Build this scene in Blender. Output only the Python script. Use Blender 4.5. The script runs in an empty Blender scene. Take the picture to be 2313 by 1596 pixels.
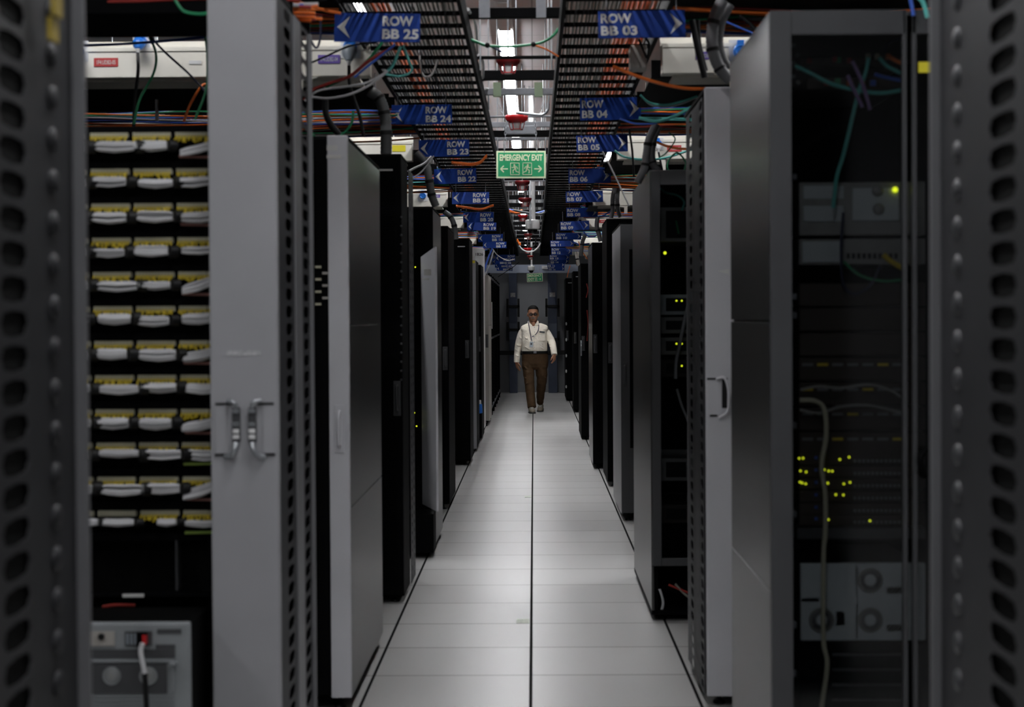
import bpy, bmesh, math, random
from mathutils import Vector, Matrix, Euler
random.seed(7)
R = math.radians
PI = math.pi

# ------------------------------------------------------------------ camera, world, exposure
scn = bpy.context.scene
F = 4182.0                       # focal length in photo pixels
W, H = 2313.0, 1596.0
EYE = 1.3826
cam_d = bpy.data.cameras.new('camera')
cam = bpy.data.objects.new('camera', cam_d)
scn.collection.objects.link(cam)
cam_d.sensor_width = 36.0
cam_d.sensor_fit = 'HORIZONTAL'
cam_d.lens = 36.0 * F / W
CAMR = (Matrix.Rotation(R(0.678), 3, 'Z') @ Matrix.Rotation(R(90 - 1.068), 3, 'X') @ Matrix.Rotation(R(-0.35), 3, 'Z'))
cam.location = (0, 0, EYE)
cam.rotation_mode = 'QUATERNION'
cam.rotation_quaternion = CAMR.to_quaternion()
cam_d.clip_start = 0.05
cam_d.clip_end = 200
cam_d.dof.use_dof = True
cam_d.dof.focus_distance = 27.0
cam_d.dof.aperture_fstop = 6.0
scn.camera = cam

world = bpy.data.worlds.new('world')
scn.world = world
world.use_nodes = True
world.node_tree.nodes['Background'].inputs[0].default_value = (0.5, 0.55, 0.65, 1)
world.node_tree.nodes['Background'].inputs[1].default_value = 0.0

scn.view_settings.view_transform = 'Standard'
scn.view_settings.look = 'None'
scn.view_settings.gamma = 1
scn.view_settings.use_curve_mapping = False
scn.view_settings.exposure = 0.62
LAMP = 36.0                       # strength of the ceiling battens
CEIL = 3.58


def at(px, py, Y):
    """photo pixel -> world point at depth Y"""
    d = CAMR @ Vector(((px - W / 2) / F, -(py - H / 2) / F, -1))
    t = Y / d.y
    return Vector((d.x * t, Y, EYE + d.z * t))


# ------------------------------------------------------------------ materials
def mat(name, col, rough=0.5, metal=0.0, spec=0.5, emit=None, estr=0.0, noise=0.0, nscale=20.0, bump=0.0, bscale=200.0, bdist=0.002):
    m = bpy.data.materials.new(name)
    m.use_nodes = True
    nt = m.node_tree
    b = nt.nodes['Principled BSDF']
    b.inputs['Base Color'].default_value = (*col, 1)
    b.inputs['Roughness'].default_value = rough
    b.inputs['Metallic'].default_value = metal
    b.inputs['Specular IOR Level'].default_value = spec
    if emit:
        b.inputs['Emission Color'].default_value = (*emit, 1)
        b.inputs['Emission Strength'].default_value = estr
    if noise or bump:
        tc = nt.nodes.new('ShaderNodeTexCoord')
    if noise:
        n = nt.nodes.new('ShaderNodeTexNoise')
        n.inputs['Scale'].default_value = nscale
        n.inputs['Detail'].default_value = 4
        nt.links.new(tc.outputs['Object'], n.inputs['Vector'])
        r = nt.nodes.new('ShaderNodeMapRange')
        r.inputs['From Min'].default_value = 0.3
        r.inputs['From Max'].default_value = 0.7
        r.inputs['To Min'].default_value = 1 - noise
        r.inputs['To Max'].default_value = 1 + noise
        nt.links.new(n.outputs['Fac'], r.inputs['Value'])
        mx = nt.nodes.new('ShaderNodeVectorMath')
        mx.operation = 'SCALE'
        mx.inputs[0].default_value = col
        nt.links.new(r.outputs['Result'], mx.inputs['Scale'])
        nt.links.new(mx.outputs[0], b.inputs['Base Color'])
    if bump:
        n2 = nt.nodes.new('ShaderNodeTexNoise')
        n2.inputs['Scale'].default_value = bscale
        nt.links.new(tc.outputs['Object'], n2.inputs['Vector'])
        bp = nt.nodes.new('ShaderNodeBump')
        bp.inputs['Strength'].default_value = bump
        bp.inputs['Distance'].default_value = bdist
        nt.links.new(n2.outputs['Fac'], bp.inputs['Height'])
        nt.links.new(bp.outputs['Normal'], b.inputs['Normal'])
    return m


M = {
    'light_paint': mat('light_grey_paint', (0.56, 0.56, 0.59), 0.42, noise=0.05, nscale=3, bump=0.1),
    'grey_paint': mat('mid_grey_paint', (0.33, 0.33, 0.345), 0.42, noise=0.06, nscale=3, bump=0.1),
    'side_paint': mat('dark_grey_gloss', (0.020, 0.0195, 0.019), 0.30, spec=0.85, noise=0.12, nscale=2.5),
    'frame_paint': mat('charcoal_frame', (0.055, 0.056, 0.06), 0.4, noise=0.1, nscale=4),
    'perf_paint': mat('charcoal_perforated', (0.030, 0.030, 0.033), 0.5, spec=0.3, noise=0.15, nscale=5),
    'edge_paint': mat('pale_edge', (0.16, 0.16, 0.168), 0.4, noise=0.06, nscale=5),
    'black': mat('black_powder', (0.0018, 0.0018, 0.0022), 0.65, spec=0.06, noise=0.2, nscale=8),
    'blackgloss': mat('black_gloss', (0.004, 0.004, 0.005), 0.25, spec=0.3),
    'dim': mat('dark_interior', (0.0015, 0.0015, 0.0015), 0.8, spec=0.1),
    'beige': mat('beige_busbar', (0.80, 0.77, 0.69), 0.5, noise=0.05, nscale=6),
    'beige_cab': mat('beige_cabinet', (0.36, 0.34, 0.31), 0.5, noise=0.05, nscale=4),
    'white': mat('white_plastic', (0.7, 0.7, 0.7), 0.4, noise=0.03),
    'galv': mat('galvanised', (0.40, 0.42, 0.44), 0.35, metal=0.85, noise=0.15, nscale=25),
    'galvd': mat('galvanised_dull', (0.16, 0.165, 0.18), 0.45, metal=0.5, noise=0.2, nscale=15),
    'blue_sign': mat('blue_sign', (0.006, 0.042, 0.27), 0.6, spec=0.25, noise=0.05, nscale=12),
    'sign_white': mat('sign_white', (0.62, 0.63, 0.62), 0.5),
    'green_sign': mat('green_sign', (0.02, 0.40, 0.155), 0.45),
    'lumi': mat('luminous_ivory', (0.86, 0.96, 0.66), 0.5),
    'red': mat('red_plastic', (0.5, 0.012, 0.015), 0.35),
    'red_dark': mat('dark_red_plastic', (0.14, 0.008, 0.010), 0.4),
    'blue_plug': mat('blue_plug', (0.02, 0.17, 0.62), 0.35),
    'grey_plug': mat('grey_plug', (0.22, 0.25, 0.28), 0.4),
    'c_white': mat('cable_white', (0.55, 0.55, 0.56), 0.45),
    'c_grey': mat('cable_grey', (0.21, 0.21, 0.18), 0.5, noise=0.12, nscale=9),
    'c_greyd': mat('cable_dark_grey', (0.08, 0.083, 0.085), 0.5, noise=0.12, nscale=9),
    'c_orange': mat('cable_orange', (0.8, 0.17, 0.02), 0.4),
    'notice': mat('printed_notice', (0.34, 0.33, 0.33), 0.6, noise=0.35, nscale=50),
    'c_red': mat('cable_red', (0.30, 0.025, 0.018), 0.45),
    'c_cyan': mat('cable_aqua', (0.13, 0.55, 0.50), 0.4),
    'c_green': mat('cable_green', (0.02, 0.26, 0.11), 0.45),
    'c_blue': mat('cable_blue', (0.05, 0.13, 0.55), 0.4),
    'c_navy': mat('cable_navy', (0.015, 0.02, 0.06), 0.45),
    'c_black': mat('cable_black', (0.004, 0.004, 0.0045), 0.5, spec=0.3),
    'c_violet': mat('cable_violet', (0.35, 0.24, 0.48), 0.45),
    'c_yellow': mat('yellow_boot', (0.60, 0.45, 0.02), 0.5),
    'ivory': mat('ivory_connector', (0.50, 0.48, 0.36), 0.5),
    'flex': mat('flexible_conduit', (0.12, 0.12, 0.125), 0.5, noise=0.15, nscale=12),
    'psu': mat('power_unit_zinc', (0.50, 0.54, 0.56), 0.45, metal=0.1, noise=0.08, nscale=9),
    'psu_l': mat('power_unit_grey', (0.25, 0.265, 0.275), 0.45, metal=0.1, noise=0.08, nscale=9),
    'psu_dark': mat('power_unit_recess', (0.17, 0.175, 0.18), 0.5),
    'zinc_dark': mat('server_zinc', (0.26, 0.26, 0.25), 0.45, metal=0.2, noise=0.1),
    'brown': mat('server_brown_black', (0.03, 0.02, 0.014), 0.5),
    'led_g': mat('led_yellow_green', (0.3, 0.4, 0.02), 0.4, emit=(0.75, 0.85, 0.02), estr=1.2),
    'led_b': mat('led_blue', (0.02, 0.1, 0.4), 0.4, emit=(0.02, 0.2, 0.9), estr=0.5),
    'lab_yellow': mat('label_yellow', (0.75, 0.65, 0.03), 0.5),
    'lab_red': mat('label_red', (0.5, 0.05, 0.05), 0.5),
    'lab_violet': mat('label_violet', (0.16, 0.10, 0.42), 0.5),
    'lamp_body': mat('lamp_body', (0.42, 0.42, 0.43), 0.5),
    'lamp_on': mat('lamp_diffuser', (0.9, 0.9, 0.9), 0.5, emit=(0.97, 0.98, 1.0), estr=LAMP),
    'wall_grey': mat('wall_paint', (0.235, 0.24, 0.255), 0.7, noise=0.05, nscale=1.5),
    'beam_blue': mat('beam_grey_blue', (0.26, 0.29, 0.36), 0.5),
    'lift_blue': mat('column_steel_blue', (0.05, 0.065, 0.11), 0.45, noise=0.15, nscale=5),
    'skin': mat('skin', (0.42, 0.20, 0.12), 0.5),
    'hair': mat('hair', (0.005, 0.0045, 0.004), 0.7, spec=0.15, noise=0.3, nscale=60),
    'grey_hair': mat('moustache', (0.30, 0.28, 0.26), 0.7),
    'shirt': mat('cream_shirt', (0.90, 0.83, 0.71), 0.75, noise=0.03, nscale=30, bump=0.8, bscale=11, bdist=0.022),
    'trousers': mat('brown_trousers', (0.066, 0.038, 0.019), 0.75, spec=0.15, noise=0.12, nscale=25, bump=0.8, bscale=9, bdist=0.025),
    'shoe': mat('taupe_shoe', (0.24, 0.205, 0.16), 0.7, noise=0.1, nscale=40),
    'sole': mat('dark_sole', (0.03, 0.03, 0.03), 0.6),
    'lens': mat('smoked_lens', (0.02, 0.03, 0.05), 0.1),
    'eye': mat('eye_white', (0.6, 0.58, 0.55), 0.3),
    'lip': mat('lip', (0.22, 0.08, 0.06), 0.5),
    'paper': mat('paper_label', (0.62, 0.62, 0.6), 0.6),
}


def glass_mat(name, tint):
    m = bpy.data.materials.new(name)
    m.use_nodes = True
    nt = m.node_tree
    nt.nodes.clear()
    out = nt.nodes.new('ShaderNodeOutputMaterial')
    mix = nt.nodes.new('ShaderNodeMixShader')
    tr = nt.nodes.new('ShaderNodeBsdfTransparent')
    tr.inputs[0].default_value = (*tint, 1)
    gl = nt.nodes.new('ShaderNodeBsdfGlossy')
    gl.inputs['Roughness'].default_value = 0.08
    fr = nt.nodes.new('ShaderNodeFresnel')
    fr.inputs['IOR'].default_value = 1.5
    nt.links.new(fr.outputs[0], mix.inputs[0])
    nt.links.new(tr.outputs[0], mix.inputs[1])
    nt.links.new(gl.outputs[0], mix.inputs[2])
    nt.links.new(mix.outputs[0], out.inputs[0])
    return m


M['glass'] = glass_mat('smoked_glass', (0.80, 0.81, 0.82))


def floor_mat():
    m = bpy.data.materials.new('raised_floor_tiles')
    m.use_nodes = True
    nt = m.node_tree
    N = nt.nodes
    L = nt.links
    b = N['Principled BSDF']
    tc = N.new('ShaderNodeTexCoord')
    sep = N.new('ShaderNodeSeparateXYZ')
    L.new(tc.outputs['Object'], sep.inputs[0])

    def mth(op, a, v=None, c=None):
        n = N.new('ShaderNodeMath')
        n.operation = op
        if isinstance(a, (int, float)):
            n.inputs[0].default_value = a
        else:
            L.new(a, n.inputs[0])
        if v is not None:
            if isinstance(v, (int, float)):
                n.inputs[1].default_value = v
            else:
                L.new(v, n.inputs[1])
        if c is not None:
            n.inputs[2].default_value = c
        return n.outputs[0]
    T = 0.61
    u = mth('DIVIDE', mth('ADD', sep.outputs['X'], 0.019), T)
    v = mth('DIVIDE', mth('SUBTRACT', sep.outputs['Y'], 7.167), T)

    def dist(w):   # distance to nearest integer line, metres
        fr = mth('FRACT', mth('ADD', w, 0.5))
        return mth('MULTIPLY', mth('ABSOLUTE', mth('SUBTRACT', fr, 0.5)), T)
    du = dist(u)
    dv = dist(v)
    lu = mth('LESS_THAN', du, 0.0060)
    lv = mth('LESS_THAN', dv, 0.0075)
    cell = N.new('ShaderNodeCombineXYZ')
    L.new(mth('FLOOR', u), cell.inputs[0])
    L.new(mth('FLOOR', v), cell.inputs[1])
    wn = N.new('ShaderNodeTexWhiteNoise')
    L.new(cell.outputs[0], wn.inputs['Vector'])
    nz = N.new('ShaderNodeTexNoise')
    nz.inputs['Scale'].default_value = 2.2
    nz.inputs['Detail'].default_value = 6
    L.new(tc.outputs['Object'], nz.inputs['Vector'])
    nz2 = N.new('ShaderNodeTexNoise')
    nz2.inputs['Scale'].default_value = 180
    L.new(tc.outputs['Object'], nz2.inputs['Vector'])
    val = mth('ADD', mth('MULTIPLY', wn.outputs['Value'], 0.17), 0.77)  # random tile tone, widened to paint in bands of reflection
    val = mth('ADD', val, mth('MULTIPLY', nz.outputs['Fac'], 0.04))
    val = mth('ADD', val, mth('MULTIPLY', nz2.outputs['Fac'], 0.06))
    col = N.new('ShaderNodeVectorMath')
    col.operation = 'SCALE'
    col.inputs[0].default_value = (0.50, 0.495, 0.485)
    L.new(val, col.inputs['Scale'])
    mx1 = N.new('ShaderNodeMix')
    mx1.data_type = 'RGBA'
    L.new(lv, mx1.inputs['Factor'])
    L.new(col.outputs[0], mx1.inputs['A'])
    mx1.inputs['B'].default_value = (0.13, 0.125, 0.12, 1)
    mx2 = N.new('ShaderNodeMix')
    mx2.data_type = 'RGBA'
    L.new(lu, mx2.inputs['Factor'])
    L.new(mx1.outputs['Result'], mx2.inputs['A'])
    mx2.inputs['B'].default_value = (0.02, 0.02, 0.02, 1)
    L.new(mx2.outputs['Result'], b.inputs['Base Color'])
    L.new(mth('MULTIPLY', mth('SUBTRACT', 1.0, lu), 0.42), b.inputs['Specular IOR Level'])
    rr = mth('ADD', mth('MULTIPLY', nz.outputs['Fac'], 0.02), 0.33)
    rr = mth('ADD', rr, mth('MULTIPLY', wn.outputs['Value'], 0.04))
    L.new(rr, b.inputs['Roughness'])
    return m


def ceil_mat():
    m = bpy.data.materials.new('ceiling_tiles')
    m.use_nodes = True
    nt = m.node_tree
    N = nt.nodes
    L = nt.links
    b = N['Principled BSDF']
    tc = N.new('ShaderNodeTexCoord')
    br = N.new('ShaderNodeTexBrick')
    br.offset = 0
    br.inputs['Scale'].default_value = 1.0
    br.inputs['Brick Width'].default_value = 0.6
    br.inputs['Row Height'].default_value = 1.8
    br.inputs['Mortar Size'].default_value = 0.006
    br.inputs['Color1'].default_value = (0.43, 0.43, 0.44, 1)
    br.inputs['Color2'].default_value = (0.45, 0.45, 0.46, 1)
    br.inputs['Mortar'].default_value = (0.24, 0.24, 0.24, 1)
    L.new(tc.outputs['Object'], br.inputs['Vector'])
    L.new(br.outputs['Color'], b.inputs['Base Color'])
    b.inputs['Roughness'].default_value = 0.8
    return m


# ------------------------------------------------------------------ mesh building
class MB:
    def __init__(s):
        s.v = []
        s.f = []
        s.sm = []

    def add(s, vs, fs, smooth=False):
        o = len(s.v)
        s.v += [Vector(p) for p in vs]
        s.f += [tuple(i + o for i in f) for f in fs]
        s.sm += [smooth] * len(fs)
        return s

    def box(s, x0, x1, y0, y1, z0, z1):
        x0, x1 = sorted((x0, x1)); y0, y1 = sorted((y0, y1)); z0, z1 = sorted((z0, z1))
        vs = [(x, y, z) for x in (x0, x1) for y in (y0, y1) for z in (z0, z1)]
        return s.add(vs, [(0, 1, 3, 2), (4, 6, 7, 5), (0, 4, 5, 1), (2, 3, 7, 6), (0, 2, 6, 4), (1, 5, 7, 3)])

    def obox(s, c, size, rot=None):
        hx, hy, hz = size[0] / 2, size[1] / 2, size[2] / 2
        m = rot if rot is not None else Matrix.Identity(3)
        vs = [Vector(c) + m @ Vector((x, y, z)) for x in (-hx, hx) for y in (-hy, hy) for z in (-hz, hz)]
        return s.add(vs, [(0, 1, 3, 2), (4, 6, 7, 5), (0, 4, 5, 1), (2, 3, 7, 6), (0, 2, 6, 4), (1, 5, 7, 3)])

    def prism(s, poly, axis, a, b):
        """poly in the two other axes, extruded along axis from a to b"""
        def p(u, v, w):
            return {'x': (w, u, v), 'y': (u, w, v), 'z': (u, v, w)}[axis]
        n = len(poly)
        vs = [p(u, v, a) for u, v in poly] + [p(u, v, b) for u, v in poly]
        fs = [tuple(range(n)), tuple(range(2 * n - 1, n - 1, -1))]
        fs += [(i, (i + 1) % n, n + (i + 1) % n, n + i) for i in range(n)]
        return s.add(vs, fs)

    def tube(s, pts, r, seg=8, smooth=True, closed=False):
        pts = [Vector(p) for p in pts]
        n = len(pts)
        rs = r if isinstance(r, (list, tuple)) else [r] * n
        prev = None
        rings = []
        for i, p in enumerate(pts):
            if closed:
                t = pts[(i + 1) % n] - pts[i - 1]
            else:
                t = pts[min(i + 1, n - 1)] - pts[max(i - 1, 0)]
            if t.length < 1e-9:
                t = Vector((0, 0, 1))
            t.normalize()
            if prev is None:
                up = Vector((0, 0, 1)) if abs(t.z) < 0.9 else Vector((0, 1, 0))
                a = t.cross(up).normalized()
            else:
                a = prev - t * prev.dot(t)
                if a.length < 1e-6:
                    a = t.cross(Vector((0, 1, 0.1)))
                a.normalize()
            prev = a
            b = t.cross(a)
            rr = rs[i]
            ra, rb = rr if isinstance(rr, tuple) else (rr, rr)
            rings.append([p + a * (ra * math.cos(2 * PI * k / seg)) + b * (rb * math.sin(2 * PI * k / seg)) for k in range(seg)])
        vs = [q for g in rings for q in g]
        fs = []
        m = n if closed else n - 1
        for i in range(m):
            j = (i + 1) % n
            for k in range(seg):
                fs.append((i * seg + k, i * seg + (k + 1) % seg, j * seg + (k + 1) % seg, j * seg + k))
        s.add(vs, fs, smooth)
        if not closed:
            s.add(rings[0], [tuple(range(seg - 1, -1, -1))])
            s.add(rings[-1], [tuple(range(seg))])
        return s

    def cyl(s, p0, p1, r, seg=16, r1=None):
        return s.tube([p0, p1], [r, r if r1 is None else r1], seg)

    def lathe(s, prof, c, seg=24, axis='z'):
        """prof: list of (radius, height) along axis from centre c"""
        c = Vector(c)
        rings = []
        for r, h in prof:
            g = []
            for k in range(seg):
                a = 2 * PI * k / seg
                u, v = r * math.cos(a), r * math.sin(a)
                g.append(c + Vector({'z': (u, v, h), 'y': (u, h, v), 'x': (h, u, v)}[axis]))
            rings.append(g)
        vs = [q for g in rings for q in g]
        fs = []
        for i in range(len(prof) - 1):
            for k in range(seg):
                fs.append((i * seg + k, i * seg + (k + 1) % seg, (i + 1) * seg + (k + 1) % seg, (i + 1) * seg + k))
        s.add(vs, fs, True)
        s.add(rings[0], [tuple(range(seg - 1, -1, -1))])
        s.add(rings[-1], [tuple(range(seg))])
        return s

    def ell(s, c, r, rot=None, nu=20, nv=14):
        c = Vector(c)
        m = rot if rot is not None else Matrix.Identity(3)
        vs = []
        for j in range(1, nv):
            th = PI * j / nv
            for k in range(nu):
                a = 2 * PI * k / nu
                vs.append(c + m @ Vector((r[0] * math.sin(th) * math.cos(a), r[1] * math.sin(th) * math.sin(a), r[2] * math.cos(th))))
        top = len(vs); vs.append(c + m @ Vector((0, 0, r[2])))
        bot = len(vs); vs.append(c + m @ Vector((0, 0, -r[2])))
        fs = []
        for j in range(nv - 2):
            for k in range(nu):
                fs.append((j * nu + k, (j + 1) * nu + k, (j + 1) * nu + (k + 1) % nu, j * nu + (k + 1) % nu))
        for k in range(nu):
            fs.append((top, k, (k + 1) % nu))
            fs.append((bot, (nv - 2) * nu + (k + 1) % nu, (nv - 2) * nu + k))
        return s.add(vs, fs, True)

    def rings(s, rl, seg=24):
        """stack of horizontal ellipses (cx, cy, z, rx, ry[, power])"""
        g = []
        for q in rl:
            cx, cy, z, rx, ry = q[:5]
            pw = q[5] if len(q) > 5 else 1.0
            ring = []
            for k in range(seg):
                a = 2 * PI * k / seg
                ca, sa = math.cos(a), math.sin(a)
                ring.append(Vector((cx + rx * math.copysign(abs(ca) ** pw, ca), cy + ry * math.copysign(abs(sa) ** pw, sa), z)))
            g.append(ring)
        vs = [q for r_ in g for q in r_]
        fs = []
        for i in range(len(g) - 1):
            for k in range(seg):
                fs.append((i * seg + k, i * seg + (k + 1) % seg, (i + 1) * seg + (k + 1) % seg, (i + 1) * seg + k))
        s.add(vs, fs, True)
        s.add(g[0], [tuple(range(seg - 1, -1, -1))])
        s.add(g[-1], [tuple(range(seg))])
        return s

    def build(s, name, m, parent=None, bevel=0.0, fix=True):
        if parent is not None:
            o0 = origin(parent)
        else:
            xs = [p.x for p in s.v]; ys = [p.y for p in s.v]; zs = [p.z for p in s.v]
            o0 = Vector(((min(xs) + max(xs)) / 2, (min(ys) + max(ys)) / 2, min(zs)))
        me = bpy.data.meshes.new(name)
        me.from_pydata([tuple(p - o0) for p in s.v], [], s.f)
        me.polygons.foreach_set('use_smooth', s.sm)
        me.update()
        if fix:
            bm = bmesh.new()
            bm.from_mesh(me)
            bmesh.ops.recalc_face_normals(bm, faces=bm.faces)
            bm.to_mesh(me)
            bm.free()
        ob = bpy.data.objects.new(name, me)
        scn.collection.objects.link(ob)
        me.materials.append(M[m] if isinstance(m, str) else m)
        if parent is not None:
            ob.parent = parent
        else:
            ob.location = o0
        if bevel:
            b = ob.modifiers.new('bevel', 'BEVEL')
            b.width = bevel
            b.segments = 2
            b.limit_method = 'ANGLE'
        return ob


def origin(o):
    v = Vector((0, 0, 0))
    while o is not None:
        v += o.location
        o = o.parent
    return v


def tag(o, label, cat, group=None, kind=None):
    o['label'] = label
    o['category'] = cat
    if group:
        o['group'] = group
    if kind:
        o['kind'] = kind
    return o


def thing(name, label, cat, loc, group=None):
    o = bpy.data.objects.new(name, None)
    o.empty_display_size = 0.1
    scn.collection.objects.link(o)
    o.location = loc
    return tag(o, label, cat, group)


def struct(ob):
    ob['kind'] = 'structure'
    return ob


def children(o):
    return [c for c in bpy.data.objects if c.parent == o]


def copy_tree(o, parent=None, kids=None):
    c = o.copy()
    scn.collection.objects.link(c)
    c.parent = parent
    for ch in children(o):
        copy_tree(ch, c)
    return c


def smooth_path(pts, n=8):
    """Catmull-Rom through pts"""
    pts = [Vector(p) for p in pts]
    if len(pts) < 3:
        return [pts[0].lerp(pts[-1], i / n) for i in range(n + 1)]
    P = [pts[0] * 2 - pts[1]] + pts + [pts[-1] * 2 - pts[-2]]
    out = []
    for i in range(1, len(P) - 2):
        a, b, c, d = P[i - 1], P[i], P[i + 1], P[i + 2]
        for k in range(n):
            t = k / n
            out.append(0.5 * ((2 * b) + (c - a) * t + (2 * a - 5 * b + 4 * c - d) * t * t + (3 * b - a - 3 * c + d) * t ** 3))
    out.append(pts[-1])
    return out


def text_mesh(name, body, h, m, parent, origin_pt, align='LEFT', depth=0.0012, bold=0.02, sx=1.0, rot=None, lead=1.0, fit=None):
    """text facing -Y, baseline at origin_pt; h = capital height. rot: 3x3 applied about origin of parent"""
    cu = bpy.data.curves.new(name, 'FONT')
    cu.body = body
    cu.size = h / 0.72
    cu.align_x = align
    cu.extrude = depth
    cu.offset = bold * h
    cu.resolution_u = 3
    cu.space_line = lead
    tmp = bpy.data.objects.new('tmp', cu)
    scn.collection.objects.link(tmp)
    dg = bpy.context.evaluated_depsgraph_get()
    me = bpy.data.meshes.new_from_object(tmp.evaluated_get(dg))
    bpy.data.objects.remove(tmp)
    if fit:
        xs = [v.co.x for v in me.vertices]
        if xs:
            sx = fit / (max(xs) - min(xs))
            ax = {'LEFT': min(xs), 'RIGHT': max(xs), 'CENTER': (min(xs) + max(xs)) / 2}[align]
            me.transform(Matrix.Translation((-ax, 0, 0)))
    mm = Matrix.Translation(Vector(origin_pt)) @ Matrix.Rotation(R(90), 4, 'X') @ Matrix.Diagonal((sx, 1, 1, 1))
    me.transform(mm)
    if rot is not None:
        me.transform(rot.to_4x4())
    me.materials.clear()
    me.materials.append(M[m])
    ob = bpy.data.objects.new(name, me)
    scn.collection.objects.link(ob)
    ob.parent = parent
    return ob


def cable(name, pts, r, m, label, group=None, n=8, seg=6, cat='cable'):
    ob = MB().tube(smooth_path(pts, n), r, seg).build(name, m, fix=False)
    return tag(ob, label, cat, group)


def bundle(name, pts, r, m, label, n=8):
    pts = smooth_path(pts, n)
    t = thing('cable_bundle', label, 'cable bundle', pts[0])
    for k in range(5):
        a = 2 * PI * k / 5
        off = Vector((0, math.cos(a), math.sin(a))) * r * .62
        MB().tube([p + off * (1 + .5 * math.sin(i * .4 + k)) for i, p in enumerate(pts)], r * .36, 6).build('strand', m, t, fix=False)


def pxs(lst, Y, dy=0.0):
    """list of pixels -> points, depth drifting by dy along the way"""
    n = max(1, len(lst) - 1)
    return [at(x, y, Y + dy * i / n) for i, (x, y) in enumerate(lst)]


# ------------------------------------------------------------------ room shell
RX, Y0, Y1 = 6.2, -3.0, 62.0
o = MB().box(-RX, RX, Y0, Y1, -0.1, 0).build('floor', floor_mat()); o.data.transform(Matrix.Translation(o.location)); o.location = (0, 0, 0); struct(o)
o = MB().box(-RX, RX, Y0, Y1, CEIL, CEIL + 0.1).build('ceiling', ceil_mat()); o.data.transform(Matrix.Translation(o.location)); o.location = (0, 0, 0); struct(o)
struct(MB().box(-RX - 0.1, -RX, Y0, Y1, 0, CEIL).build('wall_left', 'wall_grey'))
struct(MB().box(RX, RX + 0.1, Y0, Y1, 0, CEIL).build('wall_right', 'wall_grey'))
struct(MB().box(-RX, RX, Y0 - 0.1, Y0, 0, CEIL).build('wall_front', 'wall_grey'))
struct(MB().box(-RX, RX, Y1, Y1 + 0.1, 0, CEIL).build('wall_back', 'wall_grey'))
WY = 34.9
struct(MB().box(-RX, RX, WY, WY + 0.12, 0, 2.22).build('wall_partition', 'wall_grey'))
struct(MB().box(-1.6, 1.6, WY - 0.12, WY + 0.14, 2.245, 2.40).build('trim_1', 'beam_blue'))

# ------------------------------------------------------------------ ceiling battens (the room's lamps plus added unseen ones)
def batten(x, y, lit, along, label, group=None):
    L_, w = 1.2, (0.095 if x == -0.2 else 0.13)
    t = thing('ceiling_light', label, 'light', (x, y, CEIL), group)
    dx, dy = (L_ / 2, w / 2) if along == 'x' else (w / 2, L_ / 2)
    z = CEIL
    MB().box(x - dx - .012, x + dx + .012, y - dy - .012, y + dy + .012, z - 0.05, z).build('housing', 'lamp_body', t)
    MB().box(x - dx + .004, x + dx - .004, y - dy + .004, y + dy - .004, z - 0.065, z - 0.052).build('diffuser', 'lamp_on' if lit else 'lamp_body', t)


yy = 13.15
while yy < 60:
    if yy < 27.4 or int(yy / 1.25) % 3 == 0:
        batten(-0.2, yy, yy > 13.5, 'y',
               'unlit grey ceiling batten just before the first glowing one over the aisle' if yy < 13.5 else 'glowing white ceiling batten in the line above the aisle',
               None if yy < 13.5 else 'lit battens in line above the central aisle')
    yy += 1.25
batten(-1.23, 13.1, True, 'y', 'short stretch of glowing batten just above the sign for BB 25')
batten(-1.66, 27.6, True, 'y', 'small glowing batten left of the sign for BB 22')
batten(0.96, 24.6, True, 'y', 'tiny glowing batten under the sign for BB 05')
for sx in (-3.4, 3.4):  # battens added out of view as extra light from both sides
    for yy in (2.5, 16.1, 20.3, 25.0, 29.5):
        batten(sx, yy, True, 'y', 'added unseen ceiling batten high on the outer %s side of the room' % ('left' if sx < 0 else 'right'),
               'added outer battens on the %s' % ('left' if sx < 0 else 'right'))
for sx in (-1.95, 1.95):  # off-screen battens added to brighten the trunking
    for yy in (7.0, 11.2):
        batten(sx, yy, True, 'x', 'added unseen batten set crosswise over the %s racks, %s' % ('left' if sx < 0 else 'right', 'nearer one' if yy < 8 else 'farther one'))
for yy in (-1.5, 1.0, 3.5, 6.0, 8.5, 11.0):  # extra unseen battens added to light the near racks
    batten(-0.1, yy, True, 'y', 'added unseen ceiling batten above the near end of the aisle', 'added near aisle battens')


# ------------------------------------------------------------------ overhead ladder trays along the aisle
TZ = 2.55


def tray_long(xa, xb, label, side):
    t = thing('cable_tray', label, 'cable tray', ((xa + xb) / 2, 20, TZ))
    for x in (xa, xb):
        MB().box(x - .008, x + .008, 5.2, 34.6, TZ, TZ + .085).build('side_rail', 'black', t)
    y = 5.35
    k = 0
    while y < 34.5 and k < 98:
        MB().box(xa + .008, xb - .008, y - .010, y + .010, TZ + .002, TZ + .018).build('rung', 'black', t)
        y += 0.30
        k += 1
    return t


tray_long(-0.72, -0.27, 'long black ladder tray of grey cables overhead left of the ceiling lights', 'left')
tray_long(0.12, 0.52, 'long black ladder tray of grey and orange cables overhead right of the ceiling lights', 'right')


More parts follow.
